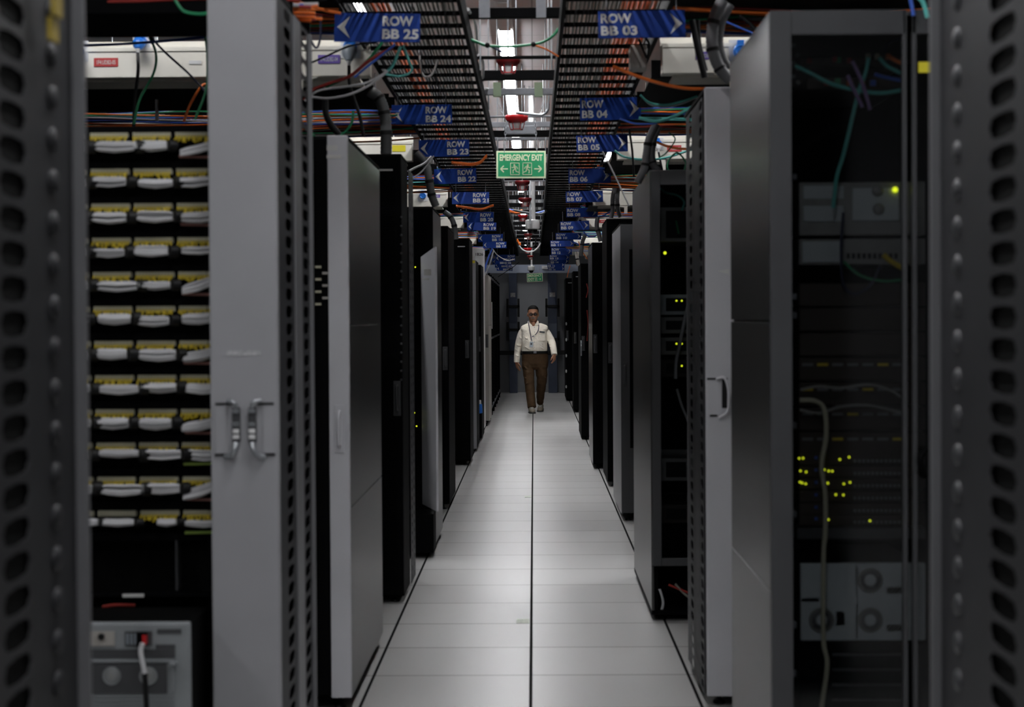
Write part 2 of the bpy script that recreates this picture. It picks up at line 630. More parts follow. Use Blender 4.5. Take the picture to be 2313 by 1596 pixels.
def tray_cables(xa, xb, side, fill):
    x = xa + 0.02
    rr = random.Random(3 if side == 'left' else 4)
    i = 0
    while x < xb - 0.02:
        col = fill(x, i)
        r = 0.0052 if col != 'c_orange' else 0.0075
        if col is None:
            x += 0.012
            i += 1
            continue
        pts = []
        ph = rr.uniform(0, 6)
        am = rr.uniform(0.001, 0.004)
        y = 5.2
        while y < 34.7:
            pts.append((x + am * math.sin(y * 2.1 + ph) + rr.uniform(-.0012, .0012), y, TZ + .030 + rr.uniform(0, .006)))
            y += 0.32
        word = {'c_grey': 'grey', 'c_orange': 'thick orange', 'c_greyd': 'dark grey', 'c_white': 'white'}[col]
        ob = MB().tube(pts, r, 6).build('data_cable', col, fix=False)
        tag(ob, '%s cable lying on the rungs of the %s overhead tray' % (word, side), 'cable', '%s cables in the %s overhead tray' % (word, side))
        x += 2 * r + rr.uniform(0.0035, 0.006)
        i += 1


tray_cables(-0.72, -0.27, 'left', lambda x, i: ('c_orange' if -0.62 < x < -0.53 else 'c_greyd' if -0.53 < x < -0.47 or x < -0.67 else 'c_grey'))
tray_cables(0.12, 0.52, 'right', lambda x, i: ('c_orange' if x > 0.345 and x < 0.47 else 'c_greyd' if x > 0.47 else 'c_grey'))

# loose bright cables leaning on the inner rail
for k, (yA, yB) in enumerate(((7.6, 8.8), (8.9, 9.8), (10.2, 10.9))):
    cable('loose_cable', [(-0.262, yA, TZ + .10), (-0.25, (yA + yB) / 2, TZ + .13), (-0.262, yB, TZ + .09)], .008, 'c_white',
          ['white cable resting on the left tray rail nearest the camera', 'white cable on the left tray rail beside the red blurred sounder',
           'white cable on the left tray rail above the emergency exit sign'][k])

# hanging rods and cross struts
rod = None
for y in (8.9, 10.6, 13.2, 16.0, 19.0, 23, 27, 31):
    for x, word in ((-0.30, 'left'), (0.105, 'right')):
        ob = MB().cyl((x + .05 if word == 'left' else x - .012, y + .03, TZ + .03), (x + .05 if word == 'left' else x - .012, y + .03, CEIL), .0042, 8).build('threaded_rod', 'galv')
        tag(ob, 'thin steel rod hanging the %s overhead tray from the ceiling' % word, 'rod', 'tray hanging rods on the %s' % word)
STR = [(7.75, .042, -.29, .15, 0), (8.95, .012, -.27, .13, 0), (9.75, .05, -.28, .14, 0), (10.4, .036, -.27, .13, 0), (12.15, .034, -.30, .14, 0), (11.55, .010, -.35, .2, 0)]
y = 13.0
while y < 34:
    STR.append((y, .045, -.30, .16, .02))
    STR.append((y + .55, .02, -.30, .16, .05))
    y += 1.35
for i, (y, th, xa, xb, dz) in enumerate(STR):
    zz = TZ + .086 + dz
    m_ = 'black' if i in (0, 1, 2) or i > 5 and i % 2 == 0 else 'galvd'
    ob = MB().box(xa, xb, y - .02, y + .02, zz, zz + th).build('cross_strut', m_, bevel=.002)
    lab = ['thick black strut crossing between the trays, nearest the camera', 'thin dark bar crossing just below the green cable garland',
           'thick black strut below the blurred dark red sounder', 'grey steel strut with two green tags hanging from it',
           'grey steel strut right behind the clear red sounder', 'slim steel bar from which the red sounder hangs'][i] if i < 6 else None
    if lab:
        tag(ob, lab, 'strut')
    else:
        tag(ob, '%s strut bridging the two trays far behind the emergency exit sign' % ('thick black' if m_ == 'black' else 'slim grey'), 'strut',
            'far %s struts between the trays' % ('thick' if m_ == 'black' else 'slim'))
for k, (x0, x1) in enumerate(((1114, 1132), (1207, 1226))):
    a = at(x0, 186, 10.35); b = at(x1, 218, 10.35)
    tag(MB().box(a.x, b.x, 10.345, 10.379, b.z, a.z).build('green_tag', mat('pale_green_%d' % k, (0.26, 0.34, 0.22), .6)),
        'pale green plate over the grey strut, the %s one' % ('left' if k == 0 else 'right'), 'plate')
# flat straps from beam to the ceiling near the top
for k, (px, pw) in enumerate(((1094, 24), (1222, 22))):
    a = at(px - pw / 2, 40, 7.72); b = at(px + pw / 2, -60, 7.72)
    tag(MB().box(a.x, b.x, 7.715, 7.729, a.z, CEIL).build('flat_strap', 'galvd'), 'grey flat strap over the nearest black strut, %s' % ('left' if k == 0 else 'right'), 'strap')


def sounder(px, py, wpx, Y, label, mm='red'):
    c = at(px, py, Y)
    r = wpx * Y / F / 2
    t = thing('fire_sounder', label, 'alarm sounder', c)
    MB().lathe([(r * .93, r * .34), (r, r * .30), (r, r * .1), (r * .9, -r * .1), (r * .62, -r * .32), (r * .1, -r * .34)], c, 28).build('red_base', mm, t)
    MB().lathe([(r * .42, -r * .33), (r * .44, -r * .5), (r * .40, -r * .85), (r * .30, -r * .95)], c, 24).build('lens', 'white', t)
    g = MB()
    for k in range(6):
        a = 2 * PI * k / 6
        e = Vector((math.cos(a), math.sin(a), 0))
        g.tube([c + e * r * .7 + Vector((0, 0, -r * .25)), c + e * r * .52 + Vector((0, 0, -r * .9))], .0025, 6)
    g.tube([c + Vector((r * .52 * math.cos(q * PI / 10), r * .52 * math.sin(q * PI / 10), -r * .9)) for q in range(20)], .0025, 6, closed=True)
    g.build('lens_guard', 'red', t)
    # stem to the ceiling or strut above
    MB().cyl(c + Vector((0, 0, r * .3)), (c.x, c.y, CEIL), .0045, 8).build('stem', 'galvd', t)


sounder(1167, 269, 52, 11.2, 'clear red alarm sounder with white lens above the emergency exit sign')
sounder(1148, 140, 56, 9.2, 'out of focus dark red sounder in front of the ceiling lights', 'red_dark')
sounder(1180, 414, 34, 16.0, 'dark red sounder directly under the green emergency exit sign', 'red_dark')
sounder(1186, 452, 30, 17.5, 'dark red sounder below a glowing square light, above the camera pole', 'red_dark')
sounder(1181, 489, 22, 20.0, 'bright red sounder left of the white camera pole')
sounder(1193, 531, 20, 22.5, 'red sounder hanging just below the large white dome camera', 'red_dark')
sounder(1192, 563, 19, 26.0, 'red sounder behind the drooping white cable')
sounder(1198, 579, 14, 30.0, 'small red sounder above the far white dome camera')

# ------------------------------------------------------------------ row signs
SW = 0.318


def row_sign(x0, y0, x1, y1, t1, t2, direction, label, Y=None, tilt=0.0, yaw=0.0, pitch=0.0):
    w_ = x1 - x0
    if Y is None:
        Y = SW * F / w_
    Y = min(Y, 34.3)
    a = at(x0, y0, Y); b = at(x1, y1, Y)
    w = b.x - a.x
    h = a.z - b.z
    cx, cz = (a.x + b.x) / 2, (a.z + b.z) / 2
    t = thing('row_sign', label, 'sign', (cx, Y, cz), 'row signs under the overhead trays')
    rot = Matrix.Rotation(R(yaw), 3, 'Z') @ Matrix.Rotation(R(tilt), 3, 'Y') @ Matrix.Rotation(R(pitch), 3, 'X')
    t.rotation_mode = 'QUATERNION'
    t.rotation_quaternion = rot.to_quaternion()

    def L(mb, name, m, bevel=0):
        for i in range(len(mb.v)):
            mb.v[i] = mb.v[i] + origin(t)
        return mb.build(name, m, t, bevel)
    L(MB().box(-w / 2, w / 2, -.003, .003, -h / 2, h / 2), 'board', 'blue_sign')
    lh = h * 0.33
    if direction < 0:
        xl = -w / 2 + w * (.562 if len(t2) < 7 else .40)
        fw = w * (.424 if len(t2) < 7 else .58)
        text_mesh('lettering', t1, lh, 'sign_white', t, (xl if len(t2) < 7 else xl + w * .22, -.0034, h * .07), 'LEFT', bold=.05, fit=w * .36)
        text_mesh('lettering', t2, lh, 'sign_white', t, (xl, -.0034, -h * .385), 'LEFT', bold=.05, fit=fw)
        s = -1
        ax = -w / 2 + w * .035
    else:
        xl = -w / 2 + w * .03
        text_mesh('lettering', t1, lh, 'sign_white', t, (xl, -.0034, h * .07), 'LEFT', bold=.05, fit=w * .355)
        text_mesh('lettering', t2, lh, 'sign_white', t, (xl, -.0034, -h * .385), 'LEFT', bold=.05, fit=w * .42)
        s = 1
        ax = w / 2 - w * .035
    ah = h * .39
    L(MB().prism([(ax, 0), (ax - s * ah * 1.12, ah), (ax - s * ah * .62, 0), (ax - s * ah * 1.12, -ah)], 'y', -.0046, -.003), 'arrow', 'sign_white')
    # hangers up to the tray
    up = max(0.02, TZ + .01 - cz - 0.0)
    for q in (-.4, .4):
        L(MB().cyl((q * w, .0045, h / 2 - .012), (q * w, .0045, max(up, h / 2 + .01)), .0022, 6), 'hanger', 'galvd')
    return t


LS = [(755, 30, 949, 95, 'ROW', 'BB 25', 1.0), (885, 237, 1021, 280, 'ROW', 'BB 24', -.3), (946, 316, 1060, 353, 'ROW', 'BB 23', -.5),
      (980, 381, 1076, 414, 'ROW', 'BB 22', -1.5), (1021, 433, 1105, 461, 'ROW', 'BB 21', 0), (1046, 479, 1115, 502, 'ROW', 'BB 20', 0),
      (1055, 502, 1121, 521, 'ROW', 'BB 19', 1), (1080, 529, 1136, 546, 'ROW', 'BB 18', -1), (1091, 546, 1144, 560, 'ROW', 'BB 17', 0)]
for i, (x0, y0, x1, y1, a, b, tl) in enumerate(LS):
    row_sign(x0, y0, x1, y1, a, b, -1, 'blue sign with left arrow reading ROW %s' % b, tilt=tl, pitch=[-8, 10, 6, 6, -17, 16, -17, 16, 0][i])
HD = [(1119, 575, 1164, 590, 'BBHD 04', 30.0), (1112, 584, 1155, 597, 'BBHD 03', 31.3), (1118, 593, 1155, 604, 'BBHD 02', 32.6), (1122, 601, 1158, 611, 'BBHD 01', 33.8)]
for i, (x0, y0, x1, y1, b, Y) in enumerate(HD):
    row_sign(x0, y0, x1, y1, 'ROW', b, -1, 'small blue sign with left arrow reading ROW %s' % b, Y=Y, tilt=0, pitch=[-6, 4, 12, -16][i])
RS = [(1351, 24, 1548, 86, 'BB 03', .5, -5), (1310, 221, 1448, 270, 'BB 04', .6, 5), (1302, 305, 1418, 343, 'BB 05', .8, -6), (1284, 381, 1380, 413, 'BB 06', .3, 0),
      (1278, 431, 1362, 457, 'BB 07', .8, -8), (1279, 469, 1350, 490, 'BB 08', 0, 8), (1265, 499, 1331, 520, 'BB 09', 1.5, -9), (1255, 526, 1313, 541, 'BB 10', 0, 8),
      (1243, 543, 1296, 557, 'BB 11', .5, -6), (1245, 559, 1292, 575, 'BB 12', 0, -3), (1241, 575, 1286, 587, 'BB 13', 0, -10), (1243, 584, 1284, 595, 'BB 14', 0, 8),
      (1236, 593, 1275, 603, 'BB 15', 0, 0), (1238, 602, 1275, 611, 'BB 16', 0, -5)]
for i, (x0, y0, x1, y1, b, tl, pt) in enumerate(RS):
    Y = None
    if i >= 10:
        Y = [30.2, 31.6, 32.9, 34.0][i - 10]
    row_sign(x0, y0, x1, y1, 'ROW', b, 1, 'blue sign with right arrow reading ROW %s' % b, Y=Y, tilt=-tl, pitch=pt * 2)


# ------------------------------------------------------------------ emergency exit signs
def man_icon(g, cx, cz, u, s):
    """running figure, u = half height, s = facing"""
    g.obox((cx + s * .12 * u, -.0045, cz + .78 * u), (.26 * u, .002, .26 * u))
    for (x0, z0, x1, z1, wd) in ((.08, .6, -.08, -.05, .34), (.05, .5, -.42, .35, .14), (-.42, .35, -.55, .0, .12), (.1, .5, .42, .2, .14), (.42, .2, .62, .32, .12),
                                 (-.02, -.05, .38, -.28, .18), (.38, -.28, .34, -.8, .16), (-.08, -.05, -.25, -.5, .18), (-.25, -.5, -.7, -.62, .15)):
        x0, x1 = cx + s * x0 * u, cx + s * x1 * u
        z0, z1 = cz + z0 * u, cz + z1 * u
        d = math.hypot(x1 - x0, z1 - z0)
        a = math.atan2(z1 - z0, x1 - x0)
        g.obox(((x0 + x1) / 2, -.0045, (z0 + z1) / 2), (d + wd * u * .5, .002, wd * u), Matrix.Rotation(-a, 3, 'Y'))


def arrow_icon(g, cx, cz, u, s):
    g.obox((cx - s * .15 * u, -.0045, cz), (1.5 * u, .002, .26 * u))
    for k in (-1, 1):
        g.obox((cx + s * .42 * u, -.0045, cz + k * .36 * u), (1.05 * u, .002, .28 * u), Matrix.Rotation(R(45 * k * s), 3, 'Y'))


def frame_icon(g, cx, cz, hw, hh, th):
    g.box(cx - hw, cx + hw, -.0055, -.0035, cz + hh - th, cz + hh)
    g.box(cx - hw, cx + hw, -.0055, -.0035, cz - hh, cz - hh + th)
    g.box(cx - hw, cx - hw + th, -.0055, -.0035, cz - hh, cz + hh)
    g.box(cx + hw - th, cx + hw, -.0055, -.0035, cz - hh, cz + hh)


def exit_sign(x0, y0, x1, y1, Y, big, label, tilt):
    a = at(x0, y0, Y); b = at(x1, y1, Y)
    w, h = b.x - a.x, a.z - b.z
    c = Vector(((a.x + b.x) / 2, Y, (a.z + b.z) / 2))
    t = thing('exit_sign', label, 'sign', c)
    t.rotation_mode = 'QUATERNION'
    t.rotation_quaternion = (Matrix.Rotation(R(tilt), 3, 'Y')).to_quaternion()

    def L(mb, name, m):
        for i in range(len(mb.v)):
            mb.v[i] = mb.v[i] + c
        return mb.build(name, m, t)
    L(MB().box(-w / 2, w / 2, -.002, .002, -h / 2, h / 2), 'board', 'lumi')
    e = w * .035
    L(MB().box(-w / 2 + e, w / 2 - e, -.0032, -.0015, -h / 2 + e, h / 2 - e), 'green_field', 'green_sign')
    g = MB()
    if big:
        text_mesh('lettering', 'EMERGENCY EXIT', h * .22, 'lumi', t, (0, -.0042, h * .15), 'CENTER', bold=.05, fit=w * .87)
        for s in (-1, 1):
            arrow_icon(g, s * w * .345, -h * .16, h * .16, s)
            frame_icon(g, s * w * .125, -h * .16, w * .095, h * .225, h * .022)
            man_icon(g, s * w * .125, -h * .16, h * .19, s)
    else:
        text_mesh('lettering', 'EMERGENCY', h * .27, 'lumi', t, (0, -.0042, h * .10), 'CENTER', bold=.05, fit=w * .86)
        text_mesh('lettering', 'EXIT', h * .33, 'lumi', t, (-w * .43, -.0042, -h * .36), 'LEFT', bold=.05, fit=w * .40)
        frame_icon(g, w * .08, -h * .2, w * .075, h * .2, h * .03)
        man_icon(g, w * .08, -h * .2, h * .17, 1)
        arrow_icon(g, w * .31, -h * .2, h * .17, 1)
    L(g, 'pictogram', 'lumi')
    return t, c, w, h


def chain(p0, p1, label):
    g = MB()
    p0, p1 = Vector(p0), Vector(p1)
    n = max(2, int((p1 - p0).length / .022))
    d = (p1 - p0).normalized()
    for i in range(n):
        c = p0.lerp(p1, (i + .5) / n)
        e = Vector((1, 0, 0)) if i % 2 else Vector((0, 1, 0))
        l_ = (p1 - p0).length / n * .68
        pts = [c + d * (l_ * math.cos(a)) + e * (.0065 * math.sin(a)) for a in [2 * PI * k / 8 for k in range(8)]]
        g.tube(pts, .0019, 5, closed=True)
    tag(g.build('chain', 'galv', fix=False), label, 'chain')


t, c, w, h = exit_sign(1121, 341, 1233, 402, 11.9, True, 'large green EMERGENCY EXIT sign with two arrows hanging on chains', 0.3)
chain(at(1139, 344, 11.9), at(1144, 265, 11.9), 'left chain from the large exit sign up to the slim bar')
chain(at(1213, 344, 11.9), at(1208, 265, 11.9), 'right chain from the large exit sign up to the slim bar')
chain(at(1137, 262, 11.9), at(1124, 226, 11.9), 'left chain piece above the slim bar, higher up')
chain(at(1218, 262, 11.9), at(1228, 228, 11.9), 'right chain piece above the slim bar, higher up')
ob = MB().box(at(1140, 300, 11.95).x, at(1212, 300, 11.95).x, 11.93, 11.97, at(0, 312, 11.95).z, at(0, 293, 11.95).z).build('hanger_plate', 'galvd', bevel=.003)
tag(ob, 'grey steel plate between the chains above the large exit sign', 'plate')
t, c, w, h = exit_sign(1190, 617, 1226, 636, 33.2, False, 'small tilted green EMERGENCY EXIT sign hanging by the far wall', -2.0)
for k, (a, b) in enumerate((((1197, 617), (1197, 600)), ((1218, 616), (1219, 600)))):
    tag(MB().cyl(at(*a, 33.2), at(*b, 33.2), .003, 6).build('hanging_wire', 'galv'), '%s wire holding the small far exit sign' % ('left' if k == 0 else 'right'), 'wire')

# grey bent pipe over the sounder
cable('bent_pipe', pxs([(1164, 254), (1200, 258), (1224, 259), (1236, 250), (1239, 233)], 11.0), .009, 'galv', 'bent grey pipe to the right above the clear red sounder', cat='pipe', seg=10)


# dome cameras
def dome_cam(px, py, wpx, Y, top, label):
    c = at(px, py, Y)
    r = wpx * Y / F / 2
    t = thing('dome_camera', label, 'security camera', c)
    MB().lathe([(r * .8, r * .95), (r * .97, r * .85), (r, r * .4), (r, -r * .25), (r * .8, -r * .35)], c, 28).build('housing', 'white', t, .001)
    MB().ell(c + Vector((0, 0, -r * .30)), (r * .68, r * .68, r * .68)).build('dome', 'blackgloss', t)
    MB().cyl(c + Vector((r * .12, 0, r * .9)), (c.x + r * .12, c.y, top), r * .27, 14).build('pole', 'white', t)


dome_cam(1203, 512, 33, 17.7, CEIL, 'large white dome security camera hanging on a white pole')
dome_cam(1200, 608, 16, 31.0, CEIL, 'small white dome security camera by the far exit sign')
ob = MB().box(at(1192.5, 0, 17.55).x, at(1197, 0, 17.55).x, 17.54, 17.56, at(0, 513, 17.5).z, CEIL).build('hanging_bar', 'galv')
tag(ob, 'flat pale bar hanging just left of the large camera pole', 'bar')


# ------------------------------------------------------------------ busbars and transverse cable runs
def busbar(Y, s, xa, label, zt=2.565, zb=2.435):
    xb = s * 5.9
    t = thing('busbar_trunking', label, 'power trunking', ((xa + xb) / 2, Y, zb))
    MB().box(xa, xb, Y, Y + .10, zb, zt).build('casing', 'beige', t, .003)
    MB().box(xa, xb, Y - .006, Y + .0, zt - .018, zt - .002).build('top_lip', 'beige', t)
    MB().box(xa + s * .05, xb, Y + .05, Y + .30, zb - .012, zb).build('underside_shelf', 'beige', t)
    MB().prism([(xa + s * .22, zb - .005), (xa + s * .32, zb - .005), (xa + s * .32, zb - .075), (xa + s * .29, zb - .075), (xa + s * .29, zb - .02)], 'y', Y - .005, Y + .012).build('bracket', 'beige', t)
    MB().box(xa, xb, Y + .11, Y + .14, zt, zt + .04).build('top_flange', 'beige', t)
    for q in (0.5, 2.0, 3.5):
        MB().cyl((xa + s * q, Y + .05, zt), (xa + s * q, Y + .05, CEIL), .005, 6).build('hanging_rod', 'galv', t)
    return t


BY = [8.0, 12.3, 17.3, 21.4, 26.0, 30.5]
ordw = ['nearest', 'second', 'third', 'fourth', 'fifth', 'farthest']
for i, Y in enumerate(BY):
    busbar(Y, -1, -0.80 if i else -0.70, 'beige power trunking over the left racks, %s from the camera' % ordw[i])
    busbar(Y, 1, 0.56, 'beige power trunking over the right racks, %s from the camera' % ordw[i])


def panel_label(x0, y0, x1, y1, Y, m, text, label):
    a = at(x0, y0, Y); b = at(x1, y1, Y)
    t = thing('trunking_label', label, 'label', ((a.x + b.x) / 2, Y, b.z))
    MB().box(a.x, b.x, Y - .0015, Y + .0005, b.z, a.z).build('plate', m, t)
    if text:
        hh = (a.z - b.z)
        text_mesh('lettering', text, hh * .5, 'sign_white', t, (0, -.0022, hh * .25), 'CENTER', depth=.0004, bold=.01, sx=min(1.0, (b.x - a.x) / (hh * .5 * .86 * len(text))))
    return t


panel_label(212, 131, 267, 150, 7.998, 'lab_red', '1F4.UDB2-05', 'red label on the left trunking behind the patch rack')
panel_label(718, 124, 768, 143, 7.998, 'lab_violet', '1F4.UDB2-04', 'violet label on the left trunking beside the grey plug')
panel_label(427, 137, 455, 145, 7.998, 'white', '', 'small white label on left trunking by the grey door')
panel_label(1572, 117, 1602, 134, 7.998, 'lab_violet', '1F7-UDB', 'violet label on the right trunking behind the black strap')
panel_label(1507, 328, 1539, 342, 12.298, 'lab_red', '1F7.UDB1-05', 'red label on the second right trunking by the white plug')
panel_label(886, 328, 916, 342, 12.298, 'lab_yellow', '', 'yellow label on the second left trunking')
panel_label(974, 439, 994, 446, 17.298, 'lab_violet', 'L02-05', 'small violet label on the third left trunking')
panel_label(1352, 496, 1372, 503, 21.398, 'lab_red', 'H1B', 'tiny red label on the far right trunking above the sign for BB 09')


def socket(px, py, Y, size, plug, label, cord=None):
    """blue round socket on the trunking face with an optional plug hanging down out of it"""
    c = at(px, py, Y - .02)
    r = size * Y / F / 2
    t = thing('power_socket', label, 'socket', c)
    MB().box(c.x - r * 1.5, c.x + r * 1.5, Y - .004, Y + .002, c.z - r * 1.6, c.z + r * 1.7).build('cover_plate', 'white', t)
    MB().lathe([(r * .95, .03), (r, 0), (r, -.02), (r * .8, -.03), (r * .55, -.022)], c, 20, 'y').build('socket_ring', 'blue_plug', t)
    MB().box(c.x - r * .45, c.x + r * .45, Y - .045, Y - .01, c.z + r * .55, c.z + r * 1.5).build('hinged_flap', 'blue_plug', t, .002)
    if plug:
        mcol, dz = plug
        p0 = c + Vector((0, -.03, -r * .3))
        p1 = p0 + Vector((0, -.03, -dz))
        tt = thing('power_plug', 'power plug ' + label.split(' ', 1)[1] if False else plug_label[label], 'plug', p1)
        MB().tube([p0, p0.lerp(p1, .3), p0.lerp(p1, .6), p1], [r * 1.0, r * 1.15, r * .95, r * .42], 16).build('plug_body', mcol, tt)
        MB().tube([p1, p1 + Vector((0, 0, -.02))], [r * .4, r * .25], 12).build('cable_gland', 'white', tt)
        if cord:
            cable('hanging_cable', [p1 + Vector((0, 0, -.018))] + cord, .0075, 'c_black', 'black power cord hanging from the ' + plug_label[label].split(' plugged')[0])


plug_label = {
    'blue socket under the trunking above the patch rack': 'dark blue plug plugged above the patch rack',
    'bright blue socket on left trunking under the BB 25 sign': 'grey plug plugged under the sign for BB 25',
    'blue socket at far left behind the near frame': 'blue plug plugged at the far left edge of the trunking',
    'blue socket on second right trunking': 'white plug plugged into the second right trunking',
}
socket(318, 92, 8.0, 26, ('blue_plug', .035), 'blue socket under the trunking above the patch rack', pxs([(312, 160), (305, 220), (302, 285)], 7.9))
socket(791, 106, 8.0, 30, ('grey_plug', .06), 'bright blue socket on left trunking under the BB 25 sign', pxs([(790, 190), (800, 225), (812, 260), (822, 308)], 7.9))
socket(176, 115, 8.0, 28, ('blue_plug', .05), 'blue socket at far left behind the near frame', None)
socket(1672, 116, 8.0, 32, None, 'blue socket on right trunking beside the tall glazed cabinet')
socket(1486, 325, 12.3, 17, ('white', .035), 'blue socket on second right trunking', pxs([(1491, 360), (1497, 390)], 12.2))
socket(955, 442, 17.3, 15, None, 'blue socket on third left trunking')
# tap-off box right
a = at(1423, 103, 7.9); b = at(1461, 155, 7.9)
tag(MB().box(a.x, b.x, 7.88, 8.02, b.z, a.z).build('tap_off_box', 'beige_cab', bevel=.004), 'small grey box at the aisle end of the right trunking', 'box')


# transverse ladder trays and their cable bundles
TY = [(5.2, 2.44), (9.9, 2.50), (14.2, 2.50), (19.0, 2.50), (23.5, 2.50), (28.2, 2.50)]
COLS = ['c_orange', 'c_orange', 'c_cyan', 'c_blue', 'c_orange', 'c_white', 'c_blue', 'c_orange', 'c_cyan', 'c_red', 'c_green', 'c_blue']
CW = {'c_orange': 'orange', 'c_cyan': 'aqua', 'c_blue': 'blue', 'c_white': 'white', 'c_red': 'red', 'c_green': 'green'}
rr = random.Random(11)
for i, (Y, z) in enumerate(TY):
    for s, sw in ((-1, 'left'), (1, 'right')):
        xa, xb = (0.535 if s > 0 else -.735), s * 5.9
        if i == 0:
            xa = s * (0.60 if s > 0 else .67)
            if s > 0:
                z = 2.40
        if i == 0 and s < 0:
            z = 2.245
        t = thing('cross_tray', 'black cable tray running outward over the %s racks, %s from the camera' % (sw, ordw[i]), 'cable tray', ((xa + xb) / 2, Y + .2, z))
        for y in (Y, Y + .4):
            MB().box(xa, xb, y - .008, y + .008, z, z + .07).build('side_rail', 'black', t)
        if i == 0 and s < 0:
            MB().box(xa, xb, Y, Y + .4, z - .004, z).build('tray_floor', 'black', t)
        x = abs(xa) + .1
        while x < 5.8:
            MB().box(s * x - .012, s * x + .012, Y, Y + .4, z + .002, z + .02).build('rung', 'black', t)
            x += .3
        nn = 20
        for k in range(nn):
            col = COLS[(k + i * 3 + (0 if s > 0 else 2)) % len(COLS)]
            if i == 0 and k % 2 == 0:
                col = 'c_orange' if k % 3 else 'c_red'
            y = Y + .02 + .36 * k / nn
            pts = []
            x = abs(xa) - rr.uniform(0, .05)
            ph = rr.uniform(0, 6)
            low = rr.random() < .6 and i > 0
            lowd = rr.uniform(.0, .085)
            while x < 5.8:
                dz = (.03 + .015 * math.sin(x * 2.3 + ph)) + (rr.uniform(.0, .035))
                yy = y + .03 * math.sin(x * 1.7 + ph)
                if low:
                    dz = .02 - lowd - .035 * abs(math.sin(x * 1.15 + ph))
                    yy = Y - .03 - .008 * k + .02 * math.sin(x * 1.7 + ph)
                pts.append((s * x, yy, z + dz))
                x += .27
            ob = MB().tube(smooth_path(pts, 3), .0055 if not low else .005, 5).build('fibre_cable', col, fix=False)
            tag(ob, '%s cable on the %s cross tray, %s from the camera%s' % (CW[col], sw, ordw[i], ', sagging in front' if low else ''), 'cable',
                '%s %s cables of the %s cross tray %s' % (CW[col], 'sagging' if low else 'lying', sw, ordw[i]))

for i, Y in enumerate(BY):
    for s, sw in ((-1, 'left'), (1, 'right')):
        xa, xb = (0.535 if s > 0 else -.735), s * 5.9
        t = thing('solid_tray', 'broad closed black cable tray behind the %s %s trunking' % (ordw[i], sw), 'cable tray', ((xa + xb) / 2, Y + .9, 2.46))
        MB().box(xa, xb, Y + .36, Y + 1.50, 2.46, 2.466).build('tray_floor', 'black', t)
        for y in (Y + .35, Y + 1.5):
            MB().box(xa, xb, y - .004, y + .004, 2.46, 2.54).build('side_wall', 'black', t)
        for q in (1.2, 3.0, 4.8):
            MB().cyl((s * q, Y + .9, 2.46), (s * q, Y + .9, CEIL), .005, 6).build('hanging_rod', 'galvd', t)

for i, Y in enumerate(BY):
    for s, sw in ((-1, 'left'), (1, 'right')):
        xa, xb = (0.535 if s > 0 else -.735), s * 5.9
        ya, yb = (6.95, 7.75) if i == 0 else (Y - 1.2, Y - .35)
        t = thing('high_tray', 'closed black cable tray just in front of the %s %s trunking' % (ordw[i], sw), 'cable tray', ((xa + xb) / 2, (ya + yb) / 2, 2.575))
        MB().box(xa, xb, ya, yb, 2.575, 2.581).build('tray_floor', 'black', t)
        for y in (ya, yb):
            MB().box(xa, xb, y - .004, y + .004, 2.575, 2.66).build('side_wall', 'black', t)
        for q in (1.4, 3.4):
            MB().cyl((s * q, (ya + yb) / 2, 2.58), (s * q, (ya + yb) / 2, CEIL), .005, 6).build('hanging_rod', 'galvd', t)
        for k in range(9):
            col = ['c_orange', 'c_red', 'c_orange', 'c_green', 'c_orange', 'c_red', 'c_greyd', 'c_orange', 'c_blue'][(k + i) % 9]
            ph = rr.uniform(0, 6)
            amp = rr.uniform(.01, .05)
            x = abs(xa) - rr.uniform(0, .02)
            pts = []
            while x < 5.8:
                pts.append((s * x, ya + .08 * k + .04 + .05 * math.sin(x * 1.3 + ph), 2.566 - amp * abs(math.sin(x * 1.9 + ph)) ** 1.5))
                x += .2
            ob = MB().tube(smooth_path(pts, 2), .006, 5).build('power_cable', col, fix=False)
            cw = {'c_orange': 'orange', 'c_red': 'dark red', 'c_green': 'green', 'c_greyd': 'dark grey', 'c_blue': 'blue'}[col]
            tag(ob, '%s cable slung under the high tray before the %s %s trunking' % (cw, ordw[i], sw), 'cable', '%s cables under the high %s tray %s' % (cw, sw, ordw[i]))

# corrugated orange conduit on the left
g = MB()
pa, pb = at(150, 189, 8.6), at(470, 189, 8.6)
n = 120
pts = [pa.lerp(pb, i / n) for i in range(n + 1)]
tag(g.tube(pts, [.016 if i % 2 else .0125 for i in range(n + 1)], 10).build('corrugated_conduit', 'c_orange', fix=False), 'orange corrugated conduit below the left trunking', 'conduit')

# ------------------------------------------------------------------ dangling cables seen in front of the trunking
cable('patch_cable', pxs([(700, 218), (740, 222), (790, 213), (838, 190), (876, 160)], 7.2), .0055, 'c_white', 'pale cable drooping lowest beneath the sign for BB 25')
cable('patch_cable', pxs([(688, 228), (720, 205), (780, 196), (830, 186), (873, 163)], 7.25), .005, 'c_white', 'thinner pale cable above the lowest drooping one')
cable('patch_cable', pxs([(686, 226), (705, 204), (745, 188), (790, 172), (830, 140), (862, 120), (888, 107)], 7.3), .007, 'c_red', 'reddish cable climbing right below the sign for BB 25')
cable('patch_cable', pxs([(735, 197), (795, 168), (832, 135), (864, 95)], 7.32), .006, 'c_green', 'green cable climbing steeply to the sign for BB 25')
cable('patch_cable', pxs([(800, 175), (830, 150), (860, 126), (893, 100)], 7.28), .005, 'c_blue', 'blue cable bundled with the climbing reddish cable')
cable('patch_cable', pxs([(735, 222), (736, 255), (748, 282), (768, 306)], 7.5), .013, 'c_black', 'thick black hose curving down to the grey edged cabinet')
cable('patch_cable', pxs([(798, 250), (795, 275), (785, 292), (770, 306)], 7.4), .0055, 'c_green', 'green cable dropping onto the grey edged cabinet')
